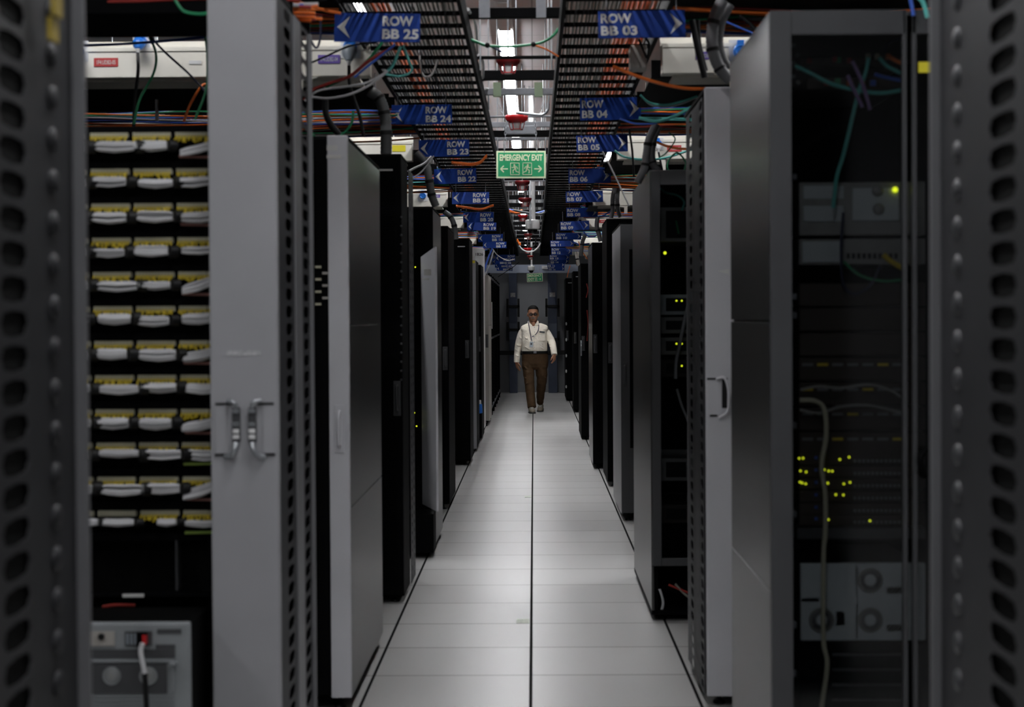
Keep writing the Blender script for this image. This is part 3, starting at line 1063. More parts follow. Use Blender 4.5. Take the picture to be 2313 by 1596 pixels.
cable('patch_cable', pxs([(683, 283), (700, 300), (712, 308)], 7.2), .0055, 'c_green', 'short green cable end left of the grey edged cabinet')
cable('patch_cable', pxs([(655, -5), (690, 10), (735, 24), (770, 30)], 6.2), .005, 'c_orange', 'orange cable slanting down to the sign for BB 25')
cable('patch_cable', pxs([(690, 40), (700, 85), (715, 108), (724, 80), (724, 35)], 6.5), .004, 'c_navy', 'navy cable loop hanging left of the sign for BB 25')
cable('patch_cable', pxs([(690, 147), (730, 130), (790, 104), (850, 96)], 7.4), .004, 'c_black', 'black wire slanting across the violet label')
cable('patch_cable', pxs([(946, 108), (950, 150), (958, 172), (975, 168), (990, 135)], 8.2), .0045, 'c_white', 'pale loop hanging below the left tray')
cable('patch_cable', pxs([(905, 105), (895, 130), (885, 150), (872, 165)], 7.6), .007, 'c_cyan', 'aqua cable coming down off the left tray')
cable('patch_cable', pxs([(910, 102), (925, 140), (930, 160), (905, 172), (870, 168)], 7.8), .005, 'c_cyan', 'aqua loop swinging below the left tray')
cable('patch_cable', pxs([(335, 78), (352, 120), (347, 165), (315, 225), (302, 280)], 7.7), .0055, 'c_green', 'green cable curving past the blue plug to the patch rack')
cable('patch_cable', pxs([(337, 80), (375, 120), (425, 165), (462, 205)], 7.7), .005, 'c_navy', 'navy cable slanting down across the trunking')
cable('patch_cable', pxs([(462, 70), (468, 120), (466, 200), (440, 270)], 7.4), .0055, 'c_green', 'dark green cable hanging beside the wide grey door')
cable('patch_cable', pxs([(395, 0), (415, 25), (450, 32), (480, 28)], 5.1), .005, 'c_green', 'green loop under the nearest left cross tray')
cable('patch_cable', pxs([(415, 275), (430, 235), (455, 195), (472, 190)], 8.0), .006, 'c_orange', 'orange cable rising to the left of the wide grey door')
ob = MB().box(at(348, 0, 9.0).x, at(354, 0, 9.0).x, 9.0, 9.02, at(0, 276, 9).z, at(0, 222, 9).z + .35).build('hanging_bar', 'galv')
tag(ob, 'thin pale upright bar above the patch rack', 'bar')
cable('patch_cable', pxs([(1384, 150), (1434, 170), (1490, 188), (1545, 199), (1592, 201)], 7.0), .007, 'c_orange', 'orange cable slanting to the tall rack with a grey door edge')
cable('patch_cable', pxs([(1446, 214), (1466, 231), (1501, 237), (1536, 230), (1575, 217)], 8.6), .006, 'c_cyan', 'upper pale aqua cable right of the sign for BB 04')
cable('patch_cable', pxs([(1446, 214), (1470, 236), (1503, 241), (1540, 234), (1575, 219)], 8.62), .005, 'c_white', 'pale cable alongside the upper aqua one')
cable('patch_cable', pxs([(1443, 266), (1483, 274), (1526, 261), (1563, 241)], 8.5), .008, 'c_cyan', 'lower aqua cable right of the sign for BB 04')
cable('patch_cable', pxs([(1400, 268), (1435, 279), (1480, 278), (1520, 262), (1560, 250)], 8.7), .005, 'c_blue', 'blue cable below the sign for BB 04')
cable('patch_cable', pxs([(1478, 319), (1510, 331), (1540, 336), (1570, 335)], 11.5), .008, 'c_orange', 'orange cable across the red label')
cable('patch_cable', pxs([(1388, 340), (1410, 354), (1450, 360), (1500, 357), (1565, 337)], 11.0), .007, 'c_cyan', 'aqua cable drooping behind the conduit above the glazed cabinet')
cable('patch_cable', pxs([(1361, 342), (1378, 375), (1395, 410), (1421, 465)], 10.8), .005, 'c_white', 'pale cord slanting down beside the sign for BB 06')
cable('patch_cable', pxs([(1421, 292), (1428, 340), (1432, 400)], 10.2), .006, 'c_black', 'black cord hanging left of the twin conduits')
cable('patch_cable', pxs([(1510, 298), (1525, 315), (1505, 345), (1490, 355)], 9.5), .0035, 'c_green', 'thin green wire beside the white plug')
cable('patch_cable', pxs([(1546, 385), (1548, 365), (1530, 345), (1512, 360), (1508, 380), (1520, 392)], 9.4), .0045, 'c_green', 'green loop on top of the dark glazed cabinet')
cable('patch_cable', pxs([(1563, 45), (1572, 90), (1583, 140), (1592, 175)], 6.8), .012, 'c_black', 'black strap dropping from the sign for BB 03')
cable('patch_cable', pxs([(1576, 45), (1578, 90), (1586, 130), (1594, 160)], 6.85), .009, 'c_black', 'second black strap just right of the first')
cable('patch_cable', pxs([(1630, 45), (1665, 60), (1700, 75)], 7.0), .004, 'c_blue', 'thin blue wire above the right blue socket')
cable('patch_cable', pxs([(1670, 35), (1690, 50), (1712, 72)], 7.0), .0075, 'c_black', 'black cord above the right blue socket')
cable('patch_cable', pxs([(1443, 88), (1452, 110), (1462, 130), (1466, 100), (1458, 85)], 7.7), .005, 'c_black', 'black loop in front of the small grey box')
cable('patch_cable', pxs([(1046, 56), (1058, 84), (1080, 96), (1101, 103), (1150, 105), (1203, 100), (1230, 93), (1250, 80), (1267, 58)], 8.0), .006, 'c_green', 'green cable garland swung between the two trays')
cable('patch_cable', pxs([(1050, 60), (1062, 90), (1101, 101), (1135, 118)], 8.05), .005, 'c_navy', 'dark cable beside the left end of the green garland')
cable('patch_cable', pxs([(1203, 100), (1235, 112), (1262, 128)], 8.05), .004, 'c_orange', 'thin orange cable from the green garland to the right tray')
for k, (x, y) in enumerate(((1101, 102), (1205, 100))):
    tag(MB().ell(at(x, y, 7.99), (.011, .012, .012)).build('cable_tie', 'c_black'), 'black tie on the green garland, %s' % ('left' if k == 0 else 'right'), 'cable tie')
bundle('cable_bundle', pxs([(1100, 352), (1085, 365), (1060, 372), (1020, 366)], 12.5), .012, 'c_orange', 'orange bundle sagging above the sign for BB 22')
cable('patch_cable', pxs([(975, 353), (960, 368), (940, 378), (921, 388)], 11.0), .007, 'c_white', 'pale cable from the sign for BB 23 to the lower left')
cable('patch_cable', pxs([(980, 352), (955, 385), (930, 405), (920, 415)], 11.2), .005, 'c_white', 'second pale cable below the sign for BB 23')
bundle('cable_bundle', pxs([(1115, 464), (1090, 471), (1060, 470), (1030, 464)], 16.5), .011, 'c_orange', 'orange bundle sagging below the sign for BB 21')
cable('patch_cable', pxs([(1350, 489), (1362, 487), (1371, 482), (1381, 475)], 17.5), .008, 'c_blue', 'blue cable rising right of the sign for BB 08')
cable('patch_cable', pxs([(1317, 522), (1328, 533), (1342, 534), (1352, 528)], 20.0), .008, 'c_blue', 'blue cable swung below the sign for BB 09')
bundle('cable_bundle', pxs([(1296, 548), (1310, 552), (1331, 551)], 23.0), .012, 'c_blue', 'blue bundle right of the sign for BB 11')
cable('patch_cable', pxs([(1172, 553), (1180, 563), (1192, 568), (1207, 566), (1217, 556), (1221, 548)], 24.0), .010, 'c_white', 'white cable drooping between the trays before the far camera')
cable('patch_cable', pxs([(1183, 536), (1186, 548), (1198, 558), (1208, 553), (1211, 536)], 22.0), .008, 'c_black', 'black cable loop under the large dome camera')
bundle('cable_bundle', pxs([(1168, 543), (1172, 548), (1176, 552)], 22.0), .02, 'c_orange', 'short orange bundle on the left tray above the white droop')
bundle('cable_bundle', pxs([(1150, 477), (1165, 479), (1180, 477)], 19.6), .02, 'c_orange', 'orange bundle bridging the trays left of the camera pole')
cable('patch_cable', pxs([(1150, 473), (1175, 478), (1205, 482), (1232, 476)], 19.6), .012, 'c_blue', 'blue cable bridging the trays in front of the camera pole')
cable('patch_cable', pxs([(1160, 474), (1190, 480), (1222, 483), (1235, 475)], 19.5), .014, 'c_greyd', 'dark cable bridging the trays behind the camera pole')
cable('patch_cable', pxs([(1125, 625), (1145, 612), (1160, 602), (1172, 592)], 30.0), .006, 'c_black', 'black wire slanting up in front of the far blue beam')
cable('patch_cable', pxs([(1113, 562), (1124, 576), (1145, 588), (1162, 585)], 27.0), .007, 'c_white', 'pale wires over the small sign reading BBHD 04')
cable('patch_cable', pxs([(1307, 545), (1312, 562), (1320, 575), (1327, 585)], 22.0), .006, 'c_orange', 'thin orange cable dropping right of the signs BB 11 and BB 12')
bundle('cable_bundle', pxs([(1288, 600), (1284, 612), (1281, 626)], 29.0), .012, 'c_orange', 'orange cable on the far right cabinets under the sign for BB 16')
cable('patch_cable', pxs([(1112, 560), (1100, 590), (1092, 620)], 23.5), .012, 'c_blue', 'blue cable beside the white labelled cabinet')
cable('patch_cable', pxs([(1115, 565), (1105, 600), (1095, 622)], 23.6), .008, 'c_white', 'pale cable beside the white labelled cabinet')


def conduit(pix, Y, r, label, ties=2, m='flex', dy=0):
    pts = smooth_path(pxs(pix, Y, dy), 10)
    n = len(pts)
    t = thing('flexible_conduit', label, 'conduit', pts[-1])
    MB().tube(pts, [r * (1.05 if i % 2 else .97) for i in range(n)], 12).build('hose', m, t, fix=False)
    for k in range(ties):
        i = int(n * (k + 1) / (ties + 1))
        MB().tube([pts[i - 1], pts[i], pts[min(i + 1, n - 1)]], r * 1.15, 12).build('strap', 'c_black', t)


conduit([(835, 205), (856, 222), (868, 255), (872, 300), (872, 348)], 8.6, .026, 'fat grey hose coming down to the black rack behind the grey edged cabinet', 3, 'c_greyd')
conduit([(1632, 0), (1614, 40), (1608, 90), (1615, 130), (1630, 160), (1650, 182)], 6.45, .021, 'fat grey hose with black ties beside the tall glazed cabinet', 3)
conduit([(1648, 10), (1628, 50), (1622, 95), (1630, 130), (1645, 155)], 6.5, .018, 'second grey hose tied behind the fat one', 0)
conduit([(1482, 280), (1466, 315), (1460, 350), (1455, 380), (1440, 412)], 8.8, .018, 'left one of the twin hoses over the dark glazed cabinet', 2)
conduit([(1488, 285), (1476, 315), (1472, 350), (1476, 372), (1488, 386)], 8.9, .017, 'right one of the twin hoses over the dark glazed cabinet', 2)
conduit([(940, 345), (962, 370), (970, 410), (975, 440), (985, 466)], 11.5, .024, 'grey hose down to the rack with the open pale door', 3, 'c_greyd')
conduit([(1003, 478), (1018, 490), (1026, 510), (1030, 540)], 17.0, .024, 'grey hose left of the sign for BB 20', 2, 'c_greyd')
conduit([(1388, 425), (1384, 450), (1384, 475), (1380, 492)], 14.5, .017, 'left hose of the pair behind the sign for BB 07', 1)
conduit([(1396, 425), (1394, 450), (1396, 475), (1402, 490)], 14.6, .017, 'right hose of the pair behind the sign for BB 07', 1)
conduit([(1350, 490), (1348, 510), (1353, 530), (1357, 545)], 17.0, .02, 'grey hose right of the sign for BB 09', 1)
conduit([(1322, 530), (1316, 545), (1314, 560), (1312, 578)], 21.0, .022, 'short grey hose above the black cabinet with the chrome handle', 1)
conduit([(1302, 568), (1304, 585), (1306, 600)], 24.0, .022, 'short grey hose right of the sign for BB 13', 1, 'beige_cab')


# ------------------------------------------------------------------ perforated plates
def perf_plate(g, plane, const, u0, u1, z0, z1, cols, hw, hh, pitch=.0445):
    """plate in plane 'x' (u = y) or 'y' (u = x) with columns of oval holes"""
    def P(u, z):
        return (const, u, z) if plane == 'x' else (u, const, z)

    def quad(a, b, c, d):
        g.add([P(*a), P(*b), P(*c), P(*d)], [(0, 1, 2, 3)])
    cols = sorted(cols)
    cw = hw * 1.3
    u = u0
    for c in cols:
        quad((u, z0), (c - cw, z0), (c - cw, z1), (u, z1))
        n = int((z1 - z0) / pitch)
        pz = (z1 - z0) / n
        for k in range(n):
            za, zb = z0 + k * pz, z0 + (k + 1) * pz
            zc = (za + zb) / 2
            out = [(c + cw, zc), (c + cw, zb), (c, zb), (c - cw, zb), (c - cw, zc), (c - cw, za), (c, za), (c + cw, za)]
            inn = [(c + hw * math.cos(PI / 4 * j) * (1 if j % 2 == 0 else 1.15), zc + hh * math.sin(PI / 4 * j) * (1 if j % 2 == 0 else 1.15)) for j in range(8)]
            vs = [P(*q) for q in out] + [P(*q) for q in inn]
            g.add(vs, [(j, (j + 1) % 8, 8 + (j + 1) % 8, 8 + j) for j in range(8)])
        u = c + cw
    quad((u, z0), (u1, z0), (u1, z1), (u, z1))
    return g


def perf_obj(name, m, parent, *a, **k):
    g = perf_plate(MB(), *a, **k)
    ob = g.build(name, m, parent, fix=False)
    s = ob.modifiers.new('thickness', 'SOLIDIFY')
    s.thickness = .002
    return ob


# ------------------------------------------------------------------ cabinets
def feet(t, xs, ys, h):
    for x in xs:
        for y in ys:
            MB().lathe([(.022, 0), (.022, .01), (.008, .014), (.008, h)], (x, y, 0), 12).build('foot', 'c_black', t)


def handle(t, x, y, z, s=1, m='light_paint', L_=.17):
    MB().box(x - .018, x + .018, y - .006, y, z - L_ / 2, z + L_ / 2).build('handle_plate', m, t, .002)
    MB().tube(smooth_path([(x, y - .004, z - L_ * .36), (x, y - .03, z - L_ * .3), (x, y - .034, z), (x, y - .03, z + L_ * .3), (x, y - .004, z + L_ * .36)], 5), .007, 8).build('handle', m, t)


def cabinet(label, s, xe, y0, y1, h, w=0.6, side='side_paint', door='black', stile=None, stile_w=.075, seams=(), handle_z=1.1, z0=.045, hinge=None,
            top='black', panelled=True, mesh_door=True, logo=False, name='server_cabinet', cat='cabinet'):
    """s=-1 left / +1 right, xe = aisle-side x, body from y0 (near) to y1 (far)"""
    xo = xe + s * w
    t = thing(name, label, cat, ((xe + xo) / 2, (y0 + y1) / 2, 0))
    MB().box(xe + s * .012, xo, y0 + .03, y1 - .01, z0, h - .012).build('carcass', 'dim', t)
    MB().box(xe, xo, y0 + .03, y1, h - .012, h).build('top_panel', top, t, .003)
    # side panel facing the aisle, split horizontally at the seams
    zs = [z0] + list(seams) + [h - .014]
    for a, b in zip(zs[:-1], zs[1:]):
        MB().box(xe, xe + s * .012, y0 + .03, y1, a + .002, b - .002).build('side_panel', side, t, .0015)
    # front door facing the camera
    if stile:
        MB().box(xe, xe + s * stile_w, y0, y0 + .028, z0, h).build('door_frame', stile, t, .004)
        dx = xe + s * (stile_w + .003)
    else:
        dx = xe + s * .001
    MB().box(dx, xo, y0 + .004, y0 + .028, z0 + .01, h - .01).build('door', door, t, .003)
    if mesh_door:
        d0, d1 = sorted((dx + s * .03, xo - s * .03))
        g = MB()
        n = int((h - .2) / .012)
        for k in range(0, n):
            z = z0 + .08 + k * .012
            if z > h - .08:
                break
            g.box(d0, d1, y0 + .001, y0 + .006, z, z + .004)
        g.build('vent_grille', door, t)
    handle(t, dx + s * .025 if not stile else xe + s * stile_w * .5, y0, handle_z, m='frame_paint' if not stile else stile)
    if hinge:
        for z in hinge:
            MB().box(dx + s * .004, dx + s * .018, y0 - .004, y0 + .004, z - .018, z + .018).build('hinge', 'galv', t)
    if logo:
        c = (dx + xo) / 2
        # small blurred maker's mark: plain bright bar
        MB().box(xe + s * .04, xe + s * .11, y0 - .0005, y0 + .006, h - .085, h - .076).build('badge', 'paper', t)
    feet(t, (xe + s * .05, xo - s * .05), (y0 + .08, y1 - .08), z0)
    return t


def left_x(px, Y):
    return at(px, 720, Y).x


# --- nearest frames at both edges of the picture
def near_frame(s, xp, y_near, y_far, label, c2, hw2, fm):
    h = 2.25
    t = thing('open_rack', label, 'rack', (xp, (y_near + y_far) / 2, 0))
    perf_obj('side_plate', 'perf_paint', t, 'x', xp, y_near, y_far, .02, h, [c2], hw2, .0175)
    xa = xp - s * .018
    MB().box(xa, xp + s * .004, y_far, y_far + .012, .02, h).build('edge_flange', 'edge_paint', t, .003)
    MB().box(xp, xp + s * .5, y_near, y_far, h - .03, h).build('top_panel', 'frame_paint', t)
    MB().box(xp + s * .005, xp + s * .5, y_near + .02, y_far - .005, .05, h - .04).build('dark_backing', 'dim', t)  # added dark backing so no light shows through the holes
    MB().box(xp + s * .004, xp + s * .5, y_near, y_far, 0, .05).build('base', 'black', t)
    # bumps: cable fingers
    for k in range(30):
        z = .3 + k * .058
        if z < h - .1:
            MB().ell((xp - s * .002, y_far - .12, z), (.007, .022, .017), nu=12, nv=8).build('cable_finger', fm, t)
    return t


near_frame(-1, left_x(168, 2.68), 1.9, 2.68, 'out of focus dark perforated rack at the left picture edge', 2.37, .062, 'perf_paint')
near_frame(1, left_x(2128, 2.97), 2.0, 2.97, 'out of focus dark perforated rack at the right picture edge', 2.58, .075, 'frame_paint')
for k, (x, y) in enumerate(((128, 12), (120, 68))):
    tag(MB().obox(at(x, y, 2.5) , (.006, .04, .03)).build('yellow_tag', mat('dull_yellow_%d' % k, (.35, .25, .02), .6)), 'dull yellow tag on the left near rack, %s' % ('upper' if k == 0 else 'lower'), 'tag')

# --- patch rack on the left
PY = 4.75
xl, xr = at(110, 300, PY).x, at(466, 300, PY).x
ztop = at(300, 285, PY).z
t = thing('patch_rack', 'black open patch rack full of white cables and yellow plugs', 'rack', ((xl + xr) / 2, PY + .2, 0))
MB().box(xl, xr, PY - .01, PY + .05, ztop - .05, ztop).build('top_beam', 'black', t, .003)
MB().box(xl, xr, PY + .04, PY + .5, 0.0, ztop - .01).build('back_frame', 'dim', t)
for x in (xl - .04, xr):
    MB().box(x, x + .03, PY - .02, PY + .06, 0, ztop).build('upright', 'black', t, .002)
ya = at(300, 1340, PY).z
MB().box(xl, xr, PY - .005, PY + .03, at(300, 1215, PY).z - .005, at(300, 1205, PY).z).build('shelf_lip', 'black', t)
MB().box(xl, xr, PY - .03, PY + .03, ya - .003, ya + .003).build('shelf', 'black', t)
MB().box(at(270, 0, PY).x, at(318, 0, PY).x, PY - .034, PY - .030, at(0, 1345, PY).z, at(0, 1338, PY).z).build('shelf_label', 'paper', t)
MB().box(at(385, 0, PY).x, at(389, 0, PY).x, PY - .003, PY + .04, at(0, 1335, PY).z, at(0, 1215, PY).z).build('panel_seam', 'frame_paint', t)

rowy = [300, 381, 459, 536, 613, 690, 768, 845, 922, 997, 1074, 1150]
modx = [112, 208, 304, 400]
rr = random.Random(5)
words = ['top', 'second', 'third', 'fourth', 'fifth', 'sixth', 'seventh', 'eighth', 'ninth', 'tenth', 'eleventh', 'lowest']
proto = None
P0 = None
for i, y in enumerate(rowy):
    zc = at(300, y + 5, PY).z
    lab = '%s patch panel of the white cabled rack, counted from the top' % words[i]
    t = thing('patch_bay', lab, 'patch panel', ((xl + xr) / 2, PY, zc - .05), 'patch panels in the white cabled rack')
    MB().box(xl + .002, xr - .002, PY - .004, PY + .02, zc - .022, zc + .022).build('faceplate', 'black', t)
    for j, mx in enumerate(modx):
        drift = (y - 300) * .021
        x0 = at(mx + drift, y, PY).x
        mod = MB()
        for k in range(12):
            xx = x0 + .0981 * k / 12
            mod.box(xx, xx + .0055, PY - .022, PY - .004, zc - .009, zc + .004)
        mod.box(x0, x0 + .097, PY - .010, PY - .003, zc - .010, zc + .001)
        pm = mod.build('port_block', 'ivory', t)
        boots = MB()
        for k in range(12):
            xx = x0 + .0981 * k / 12 + .0028
            if i == 11 and j < 2:
                continue
            L_ = .012 + rr.uniform(-.003, .006)
            boots.tube([(xx, PY - .024, zc - .006), (xx + rr.uniform(-.003, .003), PY - .032, zc - .006 - L_ * .6), (xx + rr.uniform(-.004, .004), PY - .030, zc - .006 - L_)], .0026, 6)
        if boots.v:
            boots.build('cable_boots', 'c_yellow', pm)
    # horizontal cable manager with bundles
    for j, mx in enumerate(modx):
        drift = (y - 300) * .021
        sl = 0
        wd = rr.uniform(68, 88)
        st = mx + drift + rr.uniform(-4, 8)
        if j == 3:
            sl = [-14, -4, -6, -3, -15, -5, -10, 2, -10, 3, -16, 0][i]
        if i == 11 and j == 2:
            wd = 42
            st += 26
        yb = y + 30 + rr.uniform(-2, 3) + (6 if j == 3 and sl < -8 else 0)
        A = at(st, yb - (0 if sl > -8 else sl * .6), PY - .05); B = at(st + wd, yb + sl, PY - .05)
        thk = rr.uniform(.0135, .017) * (1.0 if j < 3 else .9)
        if i in (11,):
            thk *= .65
        g = MB()
        for q in range(14):
            an = rr.uniform(0, 2 * PI)
            ra = math.sqrt(rr.random()) * thk * .8
            off = Vector((0, math.cos(an) * ra, math.sin(an) * ra * 1.05))
            mid = A.lerp(B, .5) + off * 1.1 + Vector((0, 0, -.002))
            g.tube([A + off * .75, A.lerp(B, .15) + off, mid, A.lerp(B, .85) + off, B + off * .8], [.0025, .0034, .0036, .0034, .0028], 7)
        tt = thing('cable_bundle', 'white cable bundle under the %s patch panel, %s' % (words[i], ['at the rack edge', 'left group', 'middle group', 'beside the grey door'][j]),
                   'cable bundle', A, 'white cable bundles in the patch rack')
        g.build('cables', 'c_white', tt, fix=False)
        MB().tube([B + Vector((.004, .0, 0)), B + Vector((.022, .01, 0))], [(thk * 1.25, thk * 1.1)] * 2, 14).build('black_wrap', 'c_black', tt)
        if j == 3 and i % 2 == 0 and i < 11:
            C = at(mx + drift + 5, yb + 16, PY - .03); D = at(mx + drift + 88, yb + 18, PY - .03)
            tag(MB().tube([C, D], .004, 6).build('patch_cable', mat('dusty_pink_%d' % i, (.34, .16, .14), .5)), 'pink cable lying low under the %s patch panel' % words[i], 'cable')
        if j == 3 and i in (9, 11):
            C = at(mx + drift, yb + 22, PY - .03); D = at(mx + drift + 85, yb + 20, PY - .03)
            tag(MB().tube([C, D], .004, 6).build('patch_cable', mat('lime_%d' % i, (.35, .5, .10), .5)), 'lime cable lying low under the %s patch panel' % words[i], 'cable')
cable('patch_cable', pxs([(232, 1370), (260, 1366), (305, 1366)], PY - .02), .004, 'c_red', 'dark red cable under the shelf of the patch rack')

# zinc power unit at the bottom left
UY = 4.45
a = at(185, 1405, UY); b = at(434, 1680, UY)
zt = a.z
t = thing('power_unit', 'large zinc grey power unit at the foot of the patch rack', 'power supply', ((a.x + b.x) / 2, UY + .1, b.z))


def ub(x0, y0, x1, y1, d0, d1, name, m, bev=0):
    p = at(x0, y0, UY); q = at(x1, y1, UY)
    return MB().box(p.x, q.x, UY + d0, UY + d1, q.z, p.z).build(name, m, t, bev)


ub(120, 1406, 434, 1900, 0, .02, 'front_panel', 'psu_l', .006)
ub(124, 1412, 430, 1890, .018, .28, 'housing', 'dim')
ub(120, 1840, 434, 1990, .02, .27, 'plinth', 'black')
ub(200, 1425, 260, 1458, -.004, .0, 'socket_plate', 'beige_cab', .001)
p = at(229, 1437, UY - .006)
MB().lathe([(.008, 0), (.008, -.004), (.005, -.004)], p, 16, 'y').build('screw_hole', 'c_black', t)
ub(282, 1425, 344, 1458, -.002, .0, 'switch_recess', 'frame_paint')
for k in range(4):
    ub(286 + k * 9, 1430, 291 + k * 9, 1454, -.006, .0, 'terminal', 'grey_plug')
ub(312, 1426, 334, 1456, -.022, 0, 'switch', 'black', .002)
ub(326, 1430, 334, 1452, -.025, -.005, 'red_lever', 'red', .001)
ub(355, 1420, 410, 1430, -.002, 0, 'vent_slot', 'frame_paint')
ub(352, 1455, 396, 1482, -.002, 0, 'vent_slot', 'frame_paint')
ub(205, 1466, 396, 1484, -.003, 0, 'vent_slot', 'frame_paint')
ub(200, 1488, 392, 1494, -.005, 0, 'ridge', 'psu_l', .001)
ub(206, 1498, 378, 1565, -.003, 0, 'fan_grille', 'frame_paint')
for px in (252, 335):
    c_ = at(px, 1526, UY - .005)
    g = MB()
    for r_ in (.021, .015, .009):
        g.tube([c_ + Vector((r_ * math.cos(q * PI / 10), 0, r_ * math.sin(q * PI / 10))) for q in range(20)], .0018, 5, closed=True)
    g.build('fan_guard', 'psu_l', t)
    MB().lathe([(.02, .002), (.02, 0), (.007, -.001)], c_, 20, 'y').build('fan', 'zinc_dark', t)
ub(384, 1492, 402, 1500, -.02, 0, 'lever_knob', 'psu_l', .001)
ub(389, 1500, 396, 1560, -.010, 0, 'ejector_lever', 'psu_l', .001)
for k in range(6):
    ub(200, 1570 + k * 9, 396, 1573 + k * 9, -.003, 0, 'rib', 'psu_l')
cable('hanging_cable', pxs([(322, 1452), (318, 1470), (322, 1495), (327, 1520)], UY - .03), .0065, 'c_white', 'white plug lead hanging from the power unit switch', seg=8)
cable('hanging_cable', pxs([(327, 1520), (329, 1560), (331, 1600), (332, 1680)], UY - .03), .0065, 'c_black', 'black power cord hanging down in front of the power unit', seg=8)

# --- vertical cable manager with two mirrored handles (the wide grey panel)
VY = 4.6
xa, xb = at(474, 800, VY).x, at(628, 800, VY).x
t = thing('cable_manager', 'tall grey narrow cabinet door with two mirrored latches, left foreground', 'cabinet', ((xa + xb) / 2, VY + .3, 0))
VH = 2.24
xm = (xa + xb) / 2
MB().box(xa, xb, VY, VY + .03, .02, VH).build('door', 'grey_paint', t, .004)
MB().box(xa + .01, xb - .02, VY + .05, VY + .45, .02, VH).build('duct', 'dim', t)
for s in (-1, 1):
    def hx(px):     # mirrored pixel column about 553
        return at(553 + s * px, 960, VY).x
    zt_, zb_ = at(553, 912, VY).z, at(553, 1028, VY).z
    MB().box(hx(40), hx(68), VY - .003, VY, zb_, zt_).build('latch_plate', 'grey_paint', t, .0015)
    MB().box(hx(66), hx(28), VY - .0045, VY, at(0, 917, VY).z, at(0, 912, VY).z).build('painted_shadow', 'c_black', t)  # black strips painting in the shadow at the latch plate ends
    MB().box(hx(68), hx(40), VY - .0045, VY, at(0, 1031, VY).z, at(0, 1026, VY).z).build('painted_shadow', 'c_black', t)
    MB().box(hx(9), hx(27), VY - .012, VY, at(0, 1000, VY).z, at(0, 922, VY).z).build('latch_body', 'frame_paint', t, .002)
    for yy_, mm in ((930, 'galv'), (960, 'galv'), (975, 'white'), (988, 'white')):
        MB().box(hx(11), hx(25), VY - .017, VY - .010, at(0, yy_ + 5, VY).z, at(0, yy_ - 4, VY).z).build('latch_button', mm, t, .001)
    g = MB()
    g.tube(smooth_path([Vector((hx(18), VY - .012, at(0, 1002, VY).z)), Vector((hx(21), VY - .018, at(0, 1016, VY).z)), Vector((hx(30), VY - .014, at(0, 1030, VY).z)), Vector((hx(44), VY - .004, at(0, 1034, VY).z))], 5), .0075, 8)
    g2 = MB()
    g2.tube(smooth_path([Vector((hx(17), VY - .012, at(0, 922, VY).z)), Vector((hx(22), VY - .018, at(0, 911, VY).z)), Vector((hx(38), VY - .008, at(0, 907, VY).z))], 5), .0055, 8)
    g.build('latch_handle', 'galv', t)
    g2.build('latch_bow', 'galv', t)
perf_obj('side_plate', 'perf_paint', t, 'x', xb - .004, VY + .06, 5.30, .02, 2.20, [4.85, 5.215], .062, .0165)
MB().box(xb - .006, xb + .000, 4.965, 5.10, .02, 2.2).build('side_strip', 'edge_paint', t, .001)
MB().box(xb - .01, xb + .006, 5.30, 5.315, .02, 2.2).build('edge_flange', 'edge_paint', t, .002)
MB().box(xb - .19, xb - .03, VY + .5, 5.28, .02, 2.18).build('duct', 'dim', t)
lb = at(512, 796, VY); rb = at(588, 799, VY)
MB().box(lb.x, rb.x, VY - .0015, VY, lb.z - .007, lb.z + .004).build('worn_sticker', mat('worn_sticker', (.42, .42, .43), .6, noise=.3, nscale=90), t)

# --- left row ends
cabinet('cabinet with pale grey front edge and dark glossy side, first fully visible on the left', -1, left_x(788, 6.5), 6.5, 7.85, 2.03, .62, stile='light_paint', stile_w=.072,
        seams=(.72, 1.365), handle_z=1.0, z0=.05)
x0 = left_x(788, 6.5)
for k, (ya_, yb_) in enumerate(((328, 340), (350, 358))):
    p = at(738, ya_, 6.5); q = at(762 if k == 0 else 770, yb_, 6.5)
    tag(MB().box(p.x, q.x, 6.4985, 6.5, q.z, p.z).build('door_label', 'paper'), '%s white label on the pale edge of the first left cabinet' % ('upper short' if k == 0 else 'lower long'), 'label')
# interior glimpses in the dark gap left of it
for k in range(7):
    p = at(712 + (k % 2) * 16, 600 + k * 14, 6.49)
    tag(MB().box(p.x, p.x + .02, 6.488, 6.50, p.z - .008, p.z).build('cable_end', 'beige_cab' if k % 2 else 'ivory'), 'tiny pale cable end in the dark gap of the first left cabinet', 'cable end', 'pale cable ends in the dark gap')

t = cabinet('tall black rack with a column of pale dots, right behind the first left cabinet', -1, left_x(908, 9.0), 9.0, 9.45, 2.19, .75, side='black', stile=None, logo=True, handle_z=1.0, z0=.03)
xe = left_x(908, 9.0)
for k in range(19):
    p = at(909.5, 490 + k * 20.4, 9.0)
    MB().lathe([(.006, 0), (.006, -.004), (.003, -.004)], (p.x - .006, 8.996, p.z), 8, 'y').build('rivet', 'frame_paint', t)
perf_obj('rear_post', 'perf_paint', t, 'x', xe + .006, 9.46, 9.80, .03, 2.15, [9.56, 9.72], .018, .012)

t = cabinet('black cabinet behind, holding an open pale grey door leaf', -1, left_x(979, 10.95), 10.95, 11.9, 2.05, .75, side='side_paint', handle_z=1.2, z0=.04, hinge=(.5, 1.0))
xe = left_x(979, 10.9)
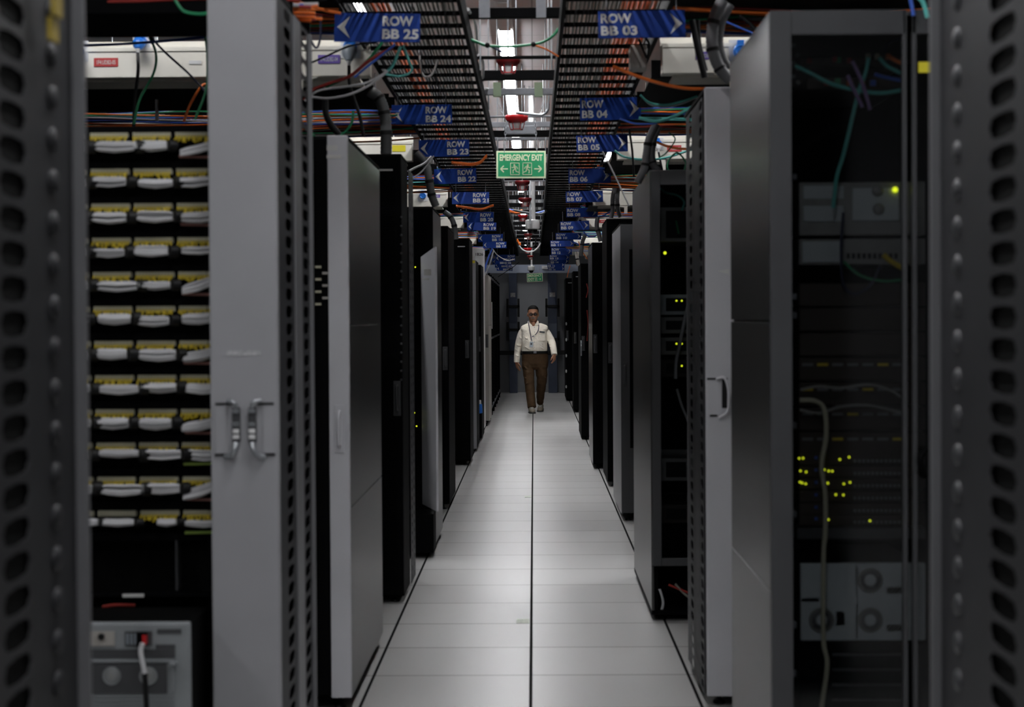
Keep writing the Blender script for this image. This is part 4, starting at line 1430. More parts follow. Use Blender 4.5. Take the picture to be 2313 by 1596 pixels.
# the pale door leaf, standing open
g = MB()
A = at(981, 556, 10.55); A2 = at(982, 1157, 10.55); B = at(951, 577, 11.2 - .3)
xL = at(951, 720, 10.9).x
poly = [(A.x, 10.60, A2.z), (A.x, 10.60, A.z), (xL, 10.9, at(951, 580, 10.9).z), (xL, 10.9, at(954, 1138, 10.9).z)]
poly2 = [(p[0] + .012, p[1] + .014, p[2]) for p in poly]
g.add(poly + poly2, [(0, 1, 2, 3), (7, 6, 5, 4), (0, 4, 5, 1), (1, 5, 6, 2), (2, 6, 7, 3), (3, 7, 4, 0)])
g.build('door_leaf', 'light_paint', t, .002)
MB().box(xe - .17, xe + .004, 10.70, 10.95, .03, at(960, 1160, 10.7).z).build('lower_bin', 'black', t, .004)
for (x_, ya_, yb_, mm) in ((966, 608, 622, 'paper'), (962, 628, 632, 'paper')):
    p = at(x_ - 8, ya_, 10.6); q = at(x_ + 8, yb_, 10.6)
    MB().box(p.x, q.x, 10.590, 10.596, q.z, p.z).build('leaf_label', mm, t)
for k, (x_, y_, mm) in enumerate(((929, 925, 'led_b'), (936, 932, 'led_g'), (929, 945, 'led_g'), (941, 962, 'led_g'), (930, 600, 'led_g'), (938, 603, 'led_g'))):
    p = at(x_, y_, 10.93)
    MB().ell(p, (.004, .004, .004), nu=8, nv=6).build('status_light', mm, t)

cabinet('black rack with perforated edge behind the open pale door', -1, left_x(1013, 13.4), 13.4, 14.4, 2.06, .7, side='black', z0=.04)
t = cabinet('black cabinet with small bright hinges, left middle distance', -1, left_x(1061, 17.5), 17.5, 18.4, 2.15, .8, side='black', z0=.04, logo=True)
for z in (1.86, 1.68, 1.30, 1.12, .94):
    MB().box(left_x(1014, 17.5), left_x(1020, 17.5), 17.49, 17.5, z - .02, z + .02).build('bright_hinge', 'paper', t)
t = cabinet('cabinet with narrow grey front and yellow label at the top, left', -1, left_x(1075, 19.3), 19.3, 20.3, 2.0, .6, side='black', stile='grey_paint', stile_w=.075, z0=.03)
p = at(1061, 588, 19.3); q = at(1073, 594, 19.3)
MB().box(p.x, q.x, 19.292, 19.30, q.z, p.z).build('yellow_label', 'lab_yellow', t)
t = cabinet('black cabinet with a blue device at its foot, left', -1, left_x(1087, 21.0), 21.0, 22.0, 2.0, .6, side='black', z0=.03)
p = at(1083, 905, 20.9)
tt = thing('blue_plug', 'blue industrial plug with white collar beside a far left cabinet', 'plug', p)
MB().tube([at(1083, 903, 20.85), at(1083, 912, 20.85)], [.018, .022], 12).build('white_collar', 'white', tt)
MB().tube([at(1083, 912, 20.85), at(1083, 922, 20.85), at(1085, 933, 20.85)], [.03, .034, .026], 12).build('plug_body', 'blue_plug', tt)
t = cabinet('tall white cabinet reading 1B26 behind the small grey one', -1, left_x(1092, 22.7), 22.7, 23.5, 2.26, .6, side='white', door='white', top='white', mesh_door=False, z0=.03)
text_mesh('lettering', '1B26', .035, 'c_black', t, (left_x(1083, 22.7) - t.location.x, -.405, 2.16), 'CENTER')
t = cabinet('plain beige cabinet standing before the meshed racks on the left', -1, left_x(1104, 23.9), 23.9, 25.3, 1.95, .6, side='beige_cab', door='beige_cab', top='beige_cab', mesh_door=False, seams=(.8, 1.3), z0=.06)

# meshed far left racks
for k, Y in enumerate((25.6, 28.0, 30.4)):
    xe = -.60
    t = thing('mesh_rack', 'black mesh sided rack on the far left, %s' % ['nearest the beige cabinet', 'middle of three', 'next to the far wall'][k], 'rack', (xe - .3, Y + 1.1, 0))
    MB().box(xe - .6, xe - .05, Y + .03, Y + 2.2, .08, 1.98).build('carcass', 'dim', t)
    for y in (Y, Y + 1.1, Y + 2.2):
        MB().box(xe - .03, xe, y, y + .03, 0, 2.02).build('post', 'black', t)
    for z in (.12, 1.1, 1.95):
        MB().box(xe - .015, xe + .004, Y, Y + 2.2, z, z + .025).build('rail', 'frame_paint', t)
    g = MB()
    z = .16
    while z < 1.94:
        g.box(xe - .03, xe - .02, Y + .03, Y + 2.2, z, z + .012)
        z += .045
    g.build('mesh', 'black', t)

p = at(1112, 682, 26.6); q = at(1116, 742, 26.6)
tag(MB().box(-.604, -.596, 26.5, 26.7, q.z, p.z).build('white_strip', 'white'), 'upright white strip on the side of the meshed rack, left', 'strip')
# ------------------------------------------------------------------ right side
# tall glazed cabinet, foreground right
GY = 4.87
gx = left_x(1741, GY)
GH = 2.185
t = thing('glazed_cabinet', 'tall grey cabinet with smoked glass door and dark gloss side, right foreground', 'cabinet', (gx + .35, GY + .5, 0))
GW = .62
MB().box(gx, gx + .012, GY + .03, 5.85, .05, .655).build('side_panel', 'side_paint', t, .0015)
MB().box(gx, gx + .012, GY + .03, 5.85, .659, 1.37).build('side_panel', 'side_paint', t, .0015)
MB().box(gx, gx + .012, GY + .03, 5.85, 1.376, GH - .01).build('side_panel', 'side_paint', t, .0015)
MB().box(gx, gx + GW, GY + .03, 5.85, GH - .012, GH).build('top_panel', 'frame_paint', t, .003)
MB().box(gx, gx + GW, GY + .03, 5.85, .03, .05).build('bottom_panel', 'black', t)
MB().box(gx + .014, gx + GW, 5.80, 5.84, .05, GH - .014).build('back_panel', 'dim', t)
MB().box(gx + .015, gx + .03, GY + .04, 5.8, .05, GH - .014).build('inner_wall', 'dim', t)
xs1 = left_x(1790, GY)      # glass left
xs2 = left_x(2040, GY)
xs3 = left_x(2062, GY)
xs4 = gx + GW
zt_ = at(1900, 78, GY).z
fr = MB()
fr.box(gx, xs1, GY, GY + .028, .05, GH)
fr.box(xs1, xs2 + .010, GY, GY + .028, zt_, GH)
fr.box(xs2, xs2 + .012, GY, GY + .028, .05, GH)
fr.box(xs1, xs2, GY, GY + .028, .05, .12)
door = fr.build('door_frame', 'frame_paint', t, .003)
MB().box(xs1 - .002, xs2 + .002, GY + .010, GY + .014, .11, zt_ + .003).build('glass_pane', 'glass', door)
fr = MB()
fr.box(xs3, xs3 + .012, GY, GY + .028, .05, GH)
fr.box(xs3, xs4, GY, GY + .028, zt_, GH)
fr.box(xs4 - .04, xs4, GY, GY + .028, .05, GH)
fr.box(xs3, xs4, GY, GY + .028, .05, .12)
door2 = fr.build('door_frame', 'frame_paint', t, .003)
MB().box(xs3 + .010, xs4 - .038, GY + .010, GY + .014, .11, zt_ + .003).build('glass_pane', 'glass', door2)
for y_ in (400, 670, 712, 960, 1160, 1410, 1520):
    p = at(1794, y_, GY + .03)
    MB().obox(p, (.012, .02, .018)).build('hinge', 'galvd', t, .003)
p = at(2089, 152, GY)
MB().box(p.x - .017, p.x + .015, GY - .002, GY, p.z - .014, p.z + .014).build('yellow_sticker', 'lab_yellow', t)
p = at(2080, 1040, GY)
MB().tube(smooth_path([p + Vector((.012, -.003, .03)), p + Vector((-.004, -.02, .012)), p + Vector((-.004, -.02, -.012)), p + Vector((.010, -.003, -.04))], 5), .009, 8).build('handle', 'black', t)

IY = 5.06


def gbox(x0, y0, x1, y1, d0, d1, name, m, par, Y=IY, bev=0):
    p = at(x0, y0, Y); q = at(x1, y1, Y)
    return MB().box(p.x, q.x, Y + d0, Y + d1, q.z, p.z).build(name, m, par, bev)


def unit(name, label, x0, y0, x1, y1, m, cat, Y=IY, d=.45, group=None):
    p = at(x0, y0, Y); q = at(x1, y1, Y)
    tt = thing(name, label, cat, ((p.x + q.x) / 2, Y + d / 2, q.z), group)
    gbox(x0, y0, x1, y1, 0, d, 'housing', m, tt, Y, .002)
    return tt


# beige grey chassis behind glass
tt = unit('switch_chassis', 'worn pale chassis behind smoked glass with yellow-green lamp', 1805, 412, 2090, 530, 'zinc_dark', 'switch')
gbox(1815, 420, 1905, 448, -.004, 0, 'vent', 'psu', tt)
gbox(1815, 465, 1905, 500, -.006, 0, 'module', 'psu', tt, bev=.002)
gbox(1925, 425, 2030, 498, -.006, 0, 'module', 'psu', tt, bev=.002)
for x_, y_ in ((1983, 430), (1985, 472)):
    c_ = at(x_, y_, IY - .010)
    MB().lathe([(.016, .006), (.016, 0), (.010, -.004), (.004, -.004)], c_, 20, 'y').build('round_fan', 'zinc_dark', tt)
c_ = at(2022, 428, IY - .012)
MB().ell(c_, (.0075, .006, .0075)).build('status_light', 'led_g', tt)
tt = unit('switch_chassis', 'second pale chassis, lower, with a row of ports behind the glass', 1805, 540, 2090, 596, 'zinc_dark', 'switch')
gbox(1812, 545, 1900, 592, -.005, 0, 'module', 'psu', tt, bev=.002)
for k in range(10):
    gbox(1912 + k * 12, 572, 1919 + k * 12, 584, -.004, 0, 'port', 'c_black', tt)
# upper shelf with small coloured lamps
tt = unit('media_converter', 'dark shelf unit with red and green plugs near the cabinet top', 1822, 175, 2040, 200, 'brown', 'network unit')
for x_, y_, mm in ((1860, 188, 'c_red'), (1885, 184, 'c_green'), (1912, 188, 'c_orange'), (1940, 186, 'c_yellow'), (1965, 188, 'c_blue')):
    gbox(x_, y_ - 6, x_ + 12, y_ + 6, -.012, 0, 'plug', mm, tt)
tt = unit('media_converter', 'dark shelf unit with coloured plugs, topmost behind the glass', 1805, 128, 2040, 150, 'brown', 'network unit')
for x_, y_, mm in ((1822, 138, 'c_red'), (1880, 134, 'c_red'), (1888, 136, 'c_green'), (1912, 138, 'c_red'), (1955, 128, 'ivory'), (1975, 128, 'ivory'), (2000, 128, 'c_orange')):
    gbox(x_, y_ - 6, x_ + 10, y_ + 6, -.012, 0, 'plug', mm, tt)
for k, y_ in enumerate((102, 124, 142, 154, 172, 186)):
    c_ = at(1792 + (k % 2 and 10 or 0), y_, IY - .02)
    tag(MB().ell(c_, (.0065, .006, .0065)).build('chrome_bolt', 'galv'), 'round chrome bolt head behind the top left of the glass', 'bolt', 'chrome bolts behind the glass')
# brown dark servers
for k in range(7):
    y0_ = 640 + k * 56
    tt = unit('server', 'dark brown server unit behind the smoked glass, %s below the pale chassis' % ['first', 'second', 'third', 'fourth', 'fifth', 'sixth', 'seventh'][k], 1805, y0_, 2090, y0_ + 50, 'brown', 'server', group='dark servers behind the smoked glass')
    if k > 2:
        for q in range(7):
            gbox(1812 + q * 34, y0_ + 12, 1812 + q * 34 + 24, y0_ + 18, -.004, 0, 'slot', 'c_yellow' if (q + k) % 4 == 0 else 'psu_dark', tt)
rr = random.Random(9)
for k, yv in enumerate((1036, 1064, 1092, 1120, 1148, 1174)):
    tt = unit('network_switch', 'thin switch with tiny yellow-green lamps, %s of the stack above the grey shelf' % ['topmost', 'second', 'third', 'fourth', 'fifth', 'lowest'][k], 1805, yv - 12, 2090, yv + 12, 'brown', 'switch', group='stacked switches behind the glass')
    pts = [[1795, 1804, 1860, 1897, 1918], [1798, 1821, 1862, 1872, 1880], [1797, 1812, 1820, 1870, 1906, 1920], [1905, 1888], [], [1871, 1965]][k]
    for x_ in pts:
        if x_ < 1806:
            x_ += 10
        MB().ell(at(x_, yv + rr.uniform(-4, 2), IY - .004), (.0026, .003, .0026), nu=8, nv=6).build('status_light', 'led_g', tt)
    gbox(1840, yv - 6, 1846, yv + 0, -.004, 0, 'blue_mark', 'c_blue', tt)
    for q in range(12):
        gbox(1928 + q * 10, yv + 1, 1934 + q * 10, yv + 8, -.003, 0, 'port', 'psu_dark', tt)
tt = unit('shelf', 'grey sliding shelf across the cabinet above the pale power unit', 1800, 1192, 2090, 1216, 'frame_paint', 'shelf')
tt = unit('power_unit', 'pale power unit with round fans behind the smoked glass', 1812, 1277, 2086, 1441, 'dim', 'power supply', d=.5)
gbox(1808, 1272, 2090, 1445, -.003, .015, 'front_panel', 'psu', tt, bev=.003)
for x_, y_ in ((1966, 1310), (1966, 1400), (1856, 1400)):
    c_ = at(x_, y_, IY - .006)
    g = MB()
    g.tube([c_ + Vector((.031 * math.cos(q * PI / 14), 0, .031 * math.sin(q * PI / 14))) for q in range(28)], .004, 6, closed=True)
    g.build('fan_ring', 'zinc_dark', tt)
    MB().lathe([(.030, .004), (.030, .002), (.016, 0), (.014, -.003)], c_, 24, 'y').build('fan', 'psu_dark', tt)
    MB().lathe([(.016, 0), (.015, -.005), (.012, -.006)], c_, 20, 'y').build('fan_hub', 'psu', tt)
gbox(1888, 1380, 1908, 1412, -.003, 0, 'dark_socket', 'c_black', tt)
gbox(1933, 1275, 1937, 1345, -.003, 0, 'seam', 'psu_dark', tt)
gbox(1933, 1362, 1937, 1440, -.003, 0, 'seam', 'psu_dark', tt)
gbox(1810, 1350, 1850, 1358, -.003, 0, 'seam', 'psu_dark', tt)
gbox(2002, 1324, 2036, 1340, -.003, 0, 'label', 'brown', tt)
gbox(2002, 1410, 2036, 1424, -.003, 0, 'label', 'brown', tt)
tt = unit('server', 'large black machine at the bottom behind the smoked glass', 1805, 1452, 2090, 1640, 'dim', 'server', d=.5)
for k in range(4):
    gbox(1880, 1475 + k * 34, 2035, 1480 + k * 34, -.004, 0, 'rib', 'frame_paint', tt)
cable('patch_cable', pxs([(1795, 148), (1830, 165), (1880, 190), (1940, 205), (1990, 210), (2040, 203)], IY - .05), .006, 'c_cyan', 'aqua cable swinging across the glazed cabinet top')
cable('patch_cable', pxs([(1962, 130), (1955, 165), (1940, 205), (1922, 280), (1905, 350), (1890, 400), (1882, 470)], IY - .06), .0055, 'c_cyan', 'aqua cable hanging down from the top of the glazed cabinet')
cable('patch_cable', pxs([(1925, 138), (1945, 180), (1958, 220), (1965, 248)], IY - .07), .0055, 'c_violet', 'upper violet cable behind the smoked glass')
cable('patch_cable', pxs([(1914, 170), (1930, 205), (1948, 242)], IY - .07), .0055, 'c_violet', 'lower violet cable behind the smoked glass')
cable('patch_cable', pxs([(1985, 130), (2005, 150), (2035, 165)], IY - .06), .0055, 'c_cyan', 'short aqua cable at the right of the glass top')
cable('patch_cable', pxs([(2005, 125), (2020, 135), (2040, 145)], IY - .06), .0055, 'c_orange', 'short orange cable at the right of the glass top')
cable('patch_cable', pxs([(1997, 115), (2005, 98), (2022, 90), (2045, 88)], IY - .06), .005, 'c_navy', 'navy cable arch at the right of the glass top')
cable('patch_cable', pxs([(1975, 168), (2000, 175), (2040, 182)], IY - .06), .0055, 'c_blue', 'blue cable lying under the violet pair')
cable('patch_cable', pxs([(1905, 480), (1900, 560), (1905, 640), (1930, 664), (1965, 645), (1988, 600)], IY - .05), .004, 'c_navy', 'navy cable loop below the pale chassis')
cable('patch_cable', pxs([(1905, 590), (1940, 620), (1990, 634), (2040, 632)], IY - .05), .004, 'c_green', 'dark green cable sagging below the pale chassis')
cable('patch_cable', pxs([(1995, 575), (2012, 590), (2040, 606)], IY - .05), .008, 'c_yellow', 'yellow cable end right of the pale chassis')
cable('patch_cable', pxs([(1806, 903), (1840, 905), (1862, 925), (1866, 985), (1856, 1050), (1864, 1120), (1864, 1200), (1860, 1260), (1860, 1440), (1868, 1500), (1856, 1596), (1850, 1660)], IY - .07), .007, 'ivory', 'long ivory cord hanging the full height behind the smoked glass')
cable('patch_cable', pxs([(1808, 880), (1850, 872), (1900, 876), (1960, 868), (2010, 880), (2040, 900)], IY - .05), .004, 'zinc_dark', 'thin grey cable bunch across the dark servers')
cable('patch_cable', pxs([(1806, 925), (1850, 932), (1900, 918), (1960, 915), (2035, 930)], IY - .05), .004, 'zinc_dark', 'second thin grey cable bunch across the dark servers')
cable('patch_cable', pxs([(2070, -10), (2085, 5), (2095, 40)], 4.8), .006, 'c_cyan', 'aqua cable entering the top of the glazed cabinet')
cable('patch_cable', pxs([(2055, -10), (2058, 5), (2064, 35)], 4.85), .005, 'c_blue', 'blue cable entering the top of the glazed cabinet')

# R2 tall grey rack with loop handle
RY = 6.55
rx = left_x(1594, RY)
t = thing('tall_rack', 'tall rack with light grey front edge and loop handle, right', 'cabinet', (rx + .3, RY + .4, 0))
RH = 2.195
MB().box(rx, rx + .10, RY, RY + .03, .04, RH).build('door_frame', 'light_paint', t, .004)
MB().box(rx + .103, rx + .6, RY + .004, RY + .03, .04, RH).build('door', 'black', t, .003)
MB().box(rx + .03, rx + .6, RY + .05, RY + .9, .05, RH - .01).build('carcass', 'dim', t)
MB().box(rx, rx + .6, RY + .03, RY + .9, RH - .012, RH).build('top_panel', 'black', t)
perf_obj('side_plate', 'perf_paint', t, 'x', rx - .004, RY + .05, 7.25, .04, RH - .03, [6.66, 7.08], .055, .0165)
MB().box(rx - .008, rx + .004, 7.25, 7.262, .04, RH - .03).build('edge_flange', 'edge_paint', t, .002)
MB().box(rx - .006, rx + .004, RY + .21, RY + .38, .04, RH - .03).build('side_strip', 'edge_paint', t, .002)
p = at(1597, 857, RY); q = at(1628, 936, RY)
MB().box(p.x, q.x, RY - .004, RY, q.z, p.z).build('handle_plate', 'light_paint', t, .001)
MB().box(p.x, p.x + .03, RY - .0055, RY, p.z, p.z + .006).build('painted_shadow', 'c_black', t)  # shadow at the handle plate put in as black strips
MB().box(p.x + .01, p.x + .035, RY - .0055, RY, q.z - .006, q.z).build('painted_shadow', 'c_black', t)
MB().box(at(1627, 0, RY).x, at(1640, 0, RY).x, RY - .006, RY, at(0, 930, RY).z, at(0, 862, RY).z).build('handle_recess', 'c_black', t, .002)
MB().tube(smooth_path([at(1620, 855, RY - .01), at(1636, 853, RY - .025), at(1645, 875, RY - .03), at(1646, 905, RY - .03), at(1643, 930, RY - .025), at(1625, 943, RY - .008)], 6), .0055, 8).build('loop_handle', 'light_paint', t)
feet(t, (rx + .05, rx + .5), (RY + .08, RY + .8), .04)
p = at(1628, 612, RY - .001)
MB().prism([(p.x - .012, p.z), (p.x + .03, p.z + .008), (p.x + .03, p.z - .012)], 'y', RY - .0012, RY).build('torn_sticker', 'paper', t)

# R3 dark glazed cabinet
DY = 8.4
dx0 = left_x(1470, DY)
DH = 2.055
t = thing('glazed_cabinet', 'dark cabinet with smaller glass door and gloss side, right middle', 'cabinet', (dx0 + .3, DY + .7, 0))
MB().box(dx0, dx0 + .012, DY + .03, 9.9, .05, DH - .01).build('side_panel', 'side_paint', t, .0015)
MB().box(dx0, dx0 + .6, DY + .03, 9.9, DH - .012, DH).build('top_panel', 'frame_paint', t, .003)
MB().box(dx0 + .014, dx0 + .6, 9.8, 9.88, .05, DH - .014).build('back_panel', 'dim', t)
MB().box(dx0 + .014, dx0 + .03, DY + .05, 9.8, .05, DH - .014).build('inner_wall', 'dim', t)
MB().box(dx0, dx0 + .6, DY + .03, 9.9, .03, .05).build('bottom_panel', 'black', t)
zg0 = at(1500, 1278, DY).z
fr = MB()
sx0 = dx0 + .045
fr.box(dx0 + .004, sx0, DY, DY + .028, zg0, DH - .004)
fr.box(sx0, dx0 + .6, DY, DY + .028, DH - .07, DH - .004)
fr.box(sx0, dx0 + .6, DY, DY + .028, zg0, zg0 + .035)
fr.box(dx0 + .56, dx0 + .6, DY, DY + .028, zg0, DH - .004)
door = fr.build('door_frame', 'frame_paint', t, .003)
MB().box(sx0 - .002, dx0 + .562, DY + .01, DY + .014, zg0 + .03, DH - .065).build('glass_pane', 'glass', door)
feet(t, (dx0 + .05, dx0 + .5), (DY + .1, DY + 1.3), .03)
JY = 8.65
for k, (y0_, y1_, m_) in enumerate(((468, 545, 'zinc_dark'), (665, 710, 'psu'), (716, 752, 'zinc_dark'), (762, 800, 'zinc_dark'), (812, 850, 'brown'), (1035, 1085, 'zinc_dark'), (1140, 1180, 'brown'))):
    tt = unit('server', 'server unit in the dark glazed cabinet, %s from its top' % ['first', 'second', 'third', 'fourth', 'fifth', 'sixth', 'seventh'][k], 1492, y0_, 1640, y1_, m_, 'server', Y=JY, d=.6, group='servers in the dark glazed cabinet')
    gbox(1504, y0_ + 8, 1550, y1_ - 8, -.004, 0, 'bay', 'c_black', tt, Y=JY)
    if k in (1, 3, 4):
        for q in range(2):
            MB().ell(at(1528 + q * 12, y0_ + 14, JY - .008), (.0045, .004, .0045), nu=8, nv=6).build('status_light', 'led_g', tt)
tag(MB().ell(at(1502, 571, JY - .02), (.0075, .005, .0075)).build('status_lamp', 'led_g'), 'round yellow-green lamp behind the smaller glass door', 'lamp')
cable('patch_cable', pxs([(1492, 425), (1505, 435), (1530, 441), (1545, 455), (1540, 475)], JY - .06), .006, 'c_cyan', 'aqua cable at the top behind the smaller glass door')
cable('patch_cable', pxs([(1527, 498), (1530, 515), (1533, 528)], JY - .06), .005, 'c_green', 'short green cable behind the smaller glass door')
cable('patch_cable', pxs([(1562, 660), (1548, 715), (1537, 770), (1528, 815), (1526, 855)], JY - .07), .0085, 'c_white', 'pale cord hanging behind the smaller glass door, upper run')
cable('patch_cable', pxs([(1529, 878), (1540, 915), (1552, 945), (1563, 975)], JY - .07), .006, 'c_white', 'pale cord slanting right behind the smaller glass door, lower run')
for k, pix in enumerate((((1490, 1330), (1498, 1360), (1492, 1385)), ((1510, 1320), (1535, 1330), (1560, 1340)), ((1525, 1318), (1545, 1340), (1562, 1352)))):
    cable('patch_cable', pxs(pix, DY + .06), .006, ['c_white', 'c_red', 'c_grey'][k], ['white cable loop', 'red cable', 'grey cable'][k] + ' in the open foot of the dark glazed cabinet')

t = cabinet('grey sided cabinet with a dark door inset, right beyond the dark glazed one', 1, left_x(1402, 12.6), 12.6, 13.9, 2.03, .6, side='grey_paint', door='frame_paint', handle_z=1.0, z0=.045, mesh_door=False)
xe = left_x(1402, 12.6)
MB().box(xe + .06, xe + .2, 12.596, 12.604, .5, 1.85).build('dark_inset', 'black', t)
cabinet('tall black cabinet, right beyond the grey sided one', 1, left_x(1371, 15.2), 15.2, 16.2, 2.2, .6, side='black', z0=.04, mesh_door=False)
cabinet('low glossy black cabinet, fifth row end on the right', 1, left_x(1338, 17.0), 17.0, 18.2, 2.08, .6, side='blackgloss', door='black', z0=.04, handle_z=1.15)
t = cabinet('black cabinet with slim chrome handle and red cables, right distance', 1, left_x(1312, 21.1), 21.1, 22.3, 2.01, .6, side='black', z0=.03, mesh_door=False)
p = at(1315, 800, 21.08)
MB().tube([at(1313, 770, 21.06), at(1313, 770, 21.04), at(1313, 802, 21.04), at(1313, 802, 21.06)], .008, 8).build('chrome_handle', 'galv', t)
for k, pix in enumerate((((1325, 640), (1328, 655), (1324, 672)), ((1326, 700), (1328, 730), (1326, 770)))):
    cable('patch_cable', pxs(pix, 20.95), .006, 'c_red', 'red cable on the right distant cabinet, %s' % ('upper' if k == 0 else 'lower'))
cabinet('black cabinet just right of the walking man, second from the far wall', 1, left_x(1295, 27.3), 27.3, 28.3, 2.08, .6, side='black', z0=.03, mesh_door=False, logo=True)
t = cabinet('farthest right black cabinet with pale hinge tabs by the end wall', 1, left_x(1278, 31.0), 31.0, 32.5, 2.06, .6, side='black', z0=.03, mesh_door=False, logo=True)
for y_ in (731, 767, 803, 838, 873):
    MB().ell(at(1279, y_, 30.99), (.014, .008, .028), nu=10, nv=8).build('hinge_tab', 'paper', t)

def neighbour(s, xi, y0, y1, h, i):  # unseen cabinets added to block light and fill out the rows
    t = thing('server_cabinet', 'unseen black cabinet added deeper in its row to block light', 'cabinet', (s * xi, y0, 0), 'added cabinets deeper in the rows')
    xo = xi + 1.05
    MB().box(s * xi, s * xo, y0 + .03, y1, .04, h).build('carcass', 'black', t)
    MB().box(s * (xi + .01), s * (xo - .01), y0 + .004, y0 + .028, .06, h - .02).build('door', 'black', t)
    MB().box(s * (xi + .06), s * (xi + .08), y0 - .012, y0 + .004, .95, 1.1).build('handle', 'frame_paint', t)
    MB().box(s * (xi + .05), s * (xo - .05), y0 + .1, y1 - .1, 0, .04).build('plinth', 'black', t)


for s, rows in ((-1, ((6.5, 7.85, 2.03, 1.29), (9.0, 9.9, 2.1, 1.42), (10.95, 11.9, 2.05, 1.35), (13.4, 14.4, 2.06, 1.35), (17.5, 18.4, 2.1, 1.42), (21, 22, 2.0, 1.25), (25.6, 27, 2.0, 1.25), (30.4, 31.6, 2.0, 1.25))),
                (1, ((4.9, 5.85, 2.18, 1.28), (6.6, 7.4, 2.19, 1.23), (8.4, 9.8, 2.05, 1.17), (12.6, 13.9, 2.03, 1.22), (15.2, 16.2, 2.1, 1.22), (17.2, 18.2, 2.05, 1.17), (21.1, 22.3, 2.0, 1.17), (27.3, 28.3, 2.0, 1.2), (31, 32.5, 2.0, 1.2)))):
    for (y0_, y1_, h_, x_) in rows:
        for k in range(4):
            neighbour(s, x_ + k * 1.07, y0_, y1_, h_, k)

# ------------------------------------------------------------------ far wall equipment
for k, (px0, px1) in enumerate(((1150, 1168), (1238, 1260))):
    xa, xb = left_x(px0, 34.6), left_x(px1 - (0 if k == 0 else 2), 34.6)
    side = 'left' if k == 0 else 'right'
    t = thing('steel_column', 'blue grey steel column on the %s of the end wall' % side, 'column', ((xa + xb) / 2, 34.65, 0))
    MB().box(xa, xb, 34.55, 34.75, 0, 2.24).build('post', 'lift_blue', t, .005)
    for (z0_, z1_) in ((1.42, 1.76), ((0.98, 1.33) if k == 0 else (.80, 1.15))):
        for x in (xa - .05, xb + .008):
            MB().box(x, x + .04, 34.50, 34.72, z0_, z1_).build('guide_bar', 'c_black', t, .004)
        MB().box(xa - .05, xb + .05, 34.50, 34.55, (z0_ + z1_) / 2, (z0_ + z1_) / 2 + .05).build('crossbar', 'c_black', t, .003)
    p = at(px0 + 3, 664, 34.5)
    MB().box(xa + .03, xb - .03, 34.545, 34.552, 1.79, 1.87).build('notice', 'notice', t)
    MB().box(xa + .03, xb - .03, 34.545, 34.552, 1.60, 1.63).build('notice', 'notice', t)
    MB().box(xa + .004, xb - .004, 34.535, 34.551, 1.00, 1.30).build('cover_plate', mat('cover_%d' % k, (.10, .12, .17), .4), t, .002)
a = at(1128, 792, 34.3); b = at(1276, 801, 34.3)
for k, (x0_, x1_) in enumerate(((a.x, -.02), (-.01, b.x))):
    pass
ob = MB().box(a.x, b.x, 34.44, 34.49, b.z, a.z).build('barrier_bar', 'c_black', bevel=.004)
tag(ob, 'horizontal black bar across the end wall behind the man', 'bar')
p = at(1224, 600, 34.7)
tag(MB().box(p.x, p.x + .11, 34.77, 34.779, p.z - .06, p.z).build('wall_notice', 'white'), 'small white notice on the blue beam above the far exit sign', 'notice')

# floor stickers
for k, (px, py, w_) in enumerate(((1184, 1404, .035), (1194, 1122, .03))):
    Y = 5782.0 / (py - 720)
    p = at(px, py, Y)
    tag(MB().box(p.x - w_, p.x + w_ * .7, Y - .06, Y + .06, .0, .0015).build('floor_sticker', mat('sticker_%d' % k, (.55, .60, .50), .5, noise=.3, nscale=40)),
        ('near small pale sticker on the floor beside the centre seam' if k == 0 else 'far tiny pale sticker on the floor beside the centre seam'), 'sticker')


# ------------------------------------------------------------------ the walking man
MY = 27.4


def mp(cx, cy, Y=MY):
    """detail-crop pixel of the man -> world"""
    return at(1100 + cx / 4.695, 620 + cy / 4.695, Y)


man = thing('person', 'walking man in cream shirt, brown trousers, glasses and badge', 'person', (mp(490, 1470).x, MY, 0))


def remeshed(mb, name, m, parent, voxel, smooth=4):
    ob = mb.build(name, m, parent)
    r = ob.modifiers.new('remesh', 'REMESH')
    r.mode = 'VOXEL'
    r.voxel_size = voxel
    r.use_smooth_shade = True
    s = ob.modifiers.new('smooth', 'SMOOTH')
    s.iterations = smooth
    s.factor = .5
    return ob


def V(cx, cy, dy=0.0):
    p = mp(cx, cy, MY)
    return Vector((p.x, MY + dy, p.z))


k_ = .00139          # metres per detail pixel
# --- body: head, neck, hands and the hidden trunk as one surface
g = MB()
hc = V(487, 0).x
def hz(cy):
    return V(0, cy).z
# head stack from the chin to the crown; face looks to -Y and slightly down
g.rings([(hc, -.050 + MY, hz(500), .022, .022), (hc, -.040 + MY, hz(494), .040, .040), (hc, -.022 + MY, hz(482), .054, .062), (hc, -.010 + MY, hz(465), .064, .076),
         (hc, .000 + MY, hz(445), .070, .084), (hc, .004 + MY, hz(420), .074, .090), (hc, .006 + MY, hz(395), .076, .094), (hc, .008 + MY, hz(370), .075, .092),
         (hc, .010 + MY, hz(350), .066, .080), (hc, .012 + MY, hz(337), .045, .056), (hc, .012 + MY, hz(331), .018, .022)], 28)
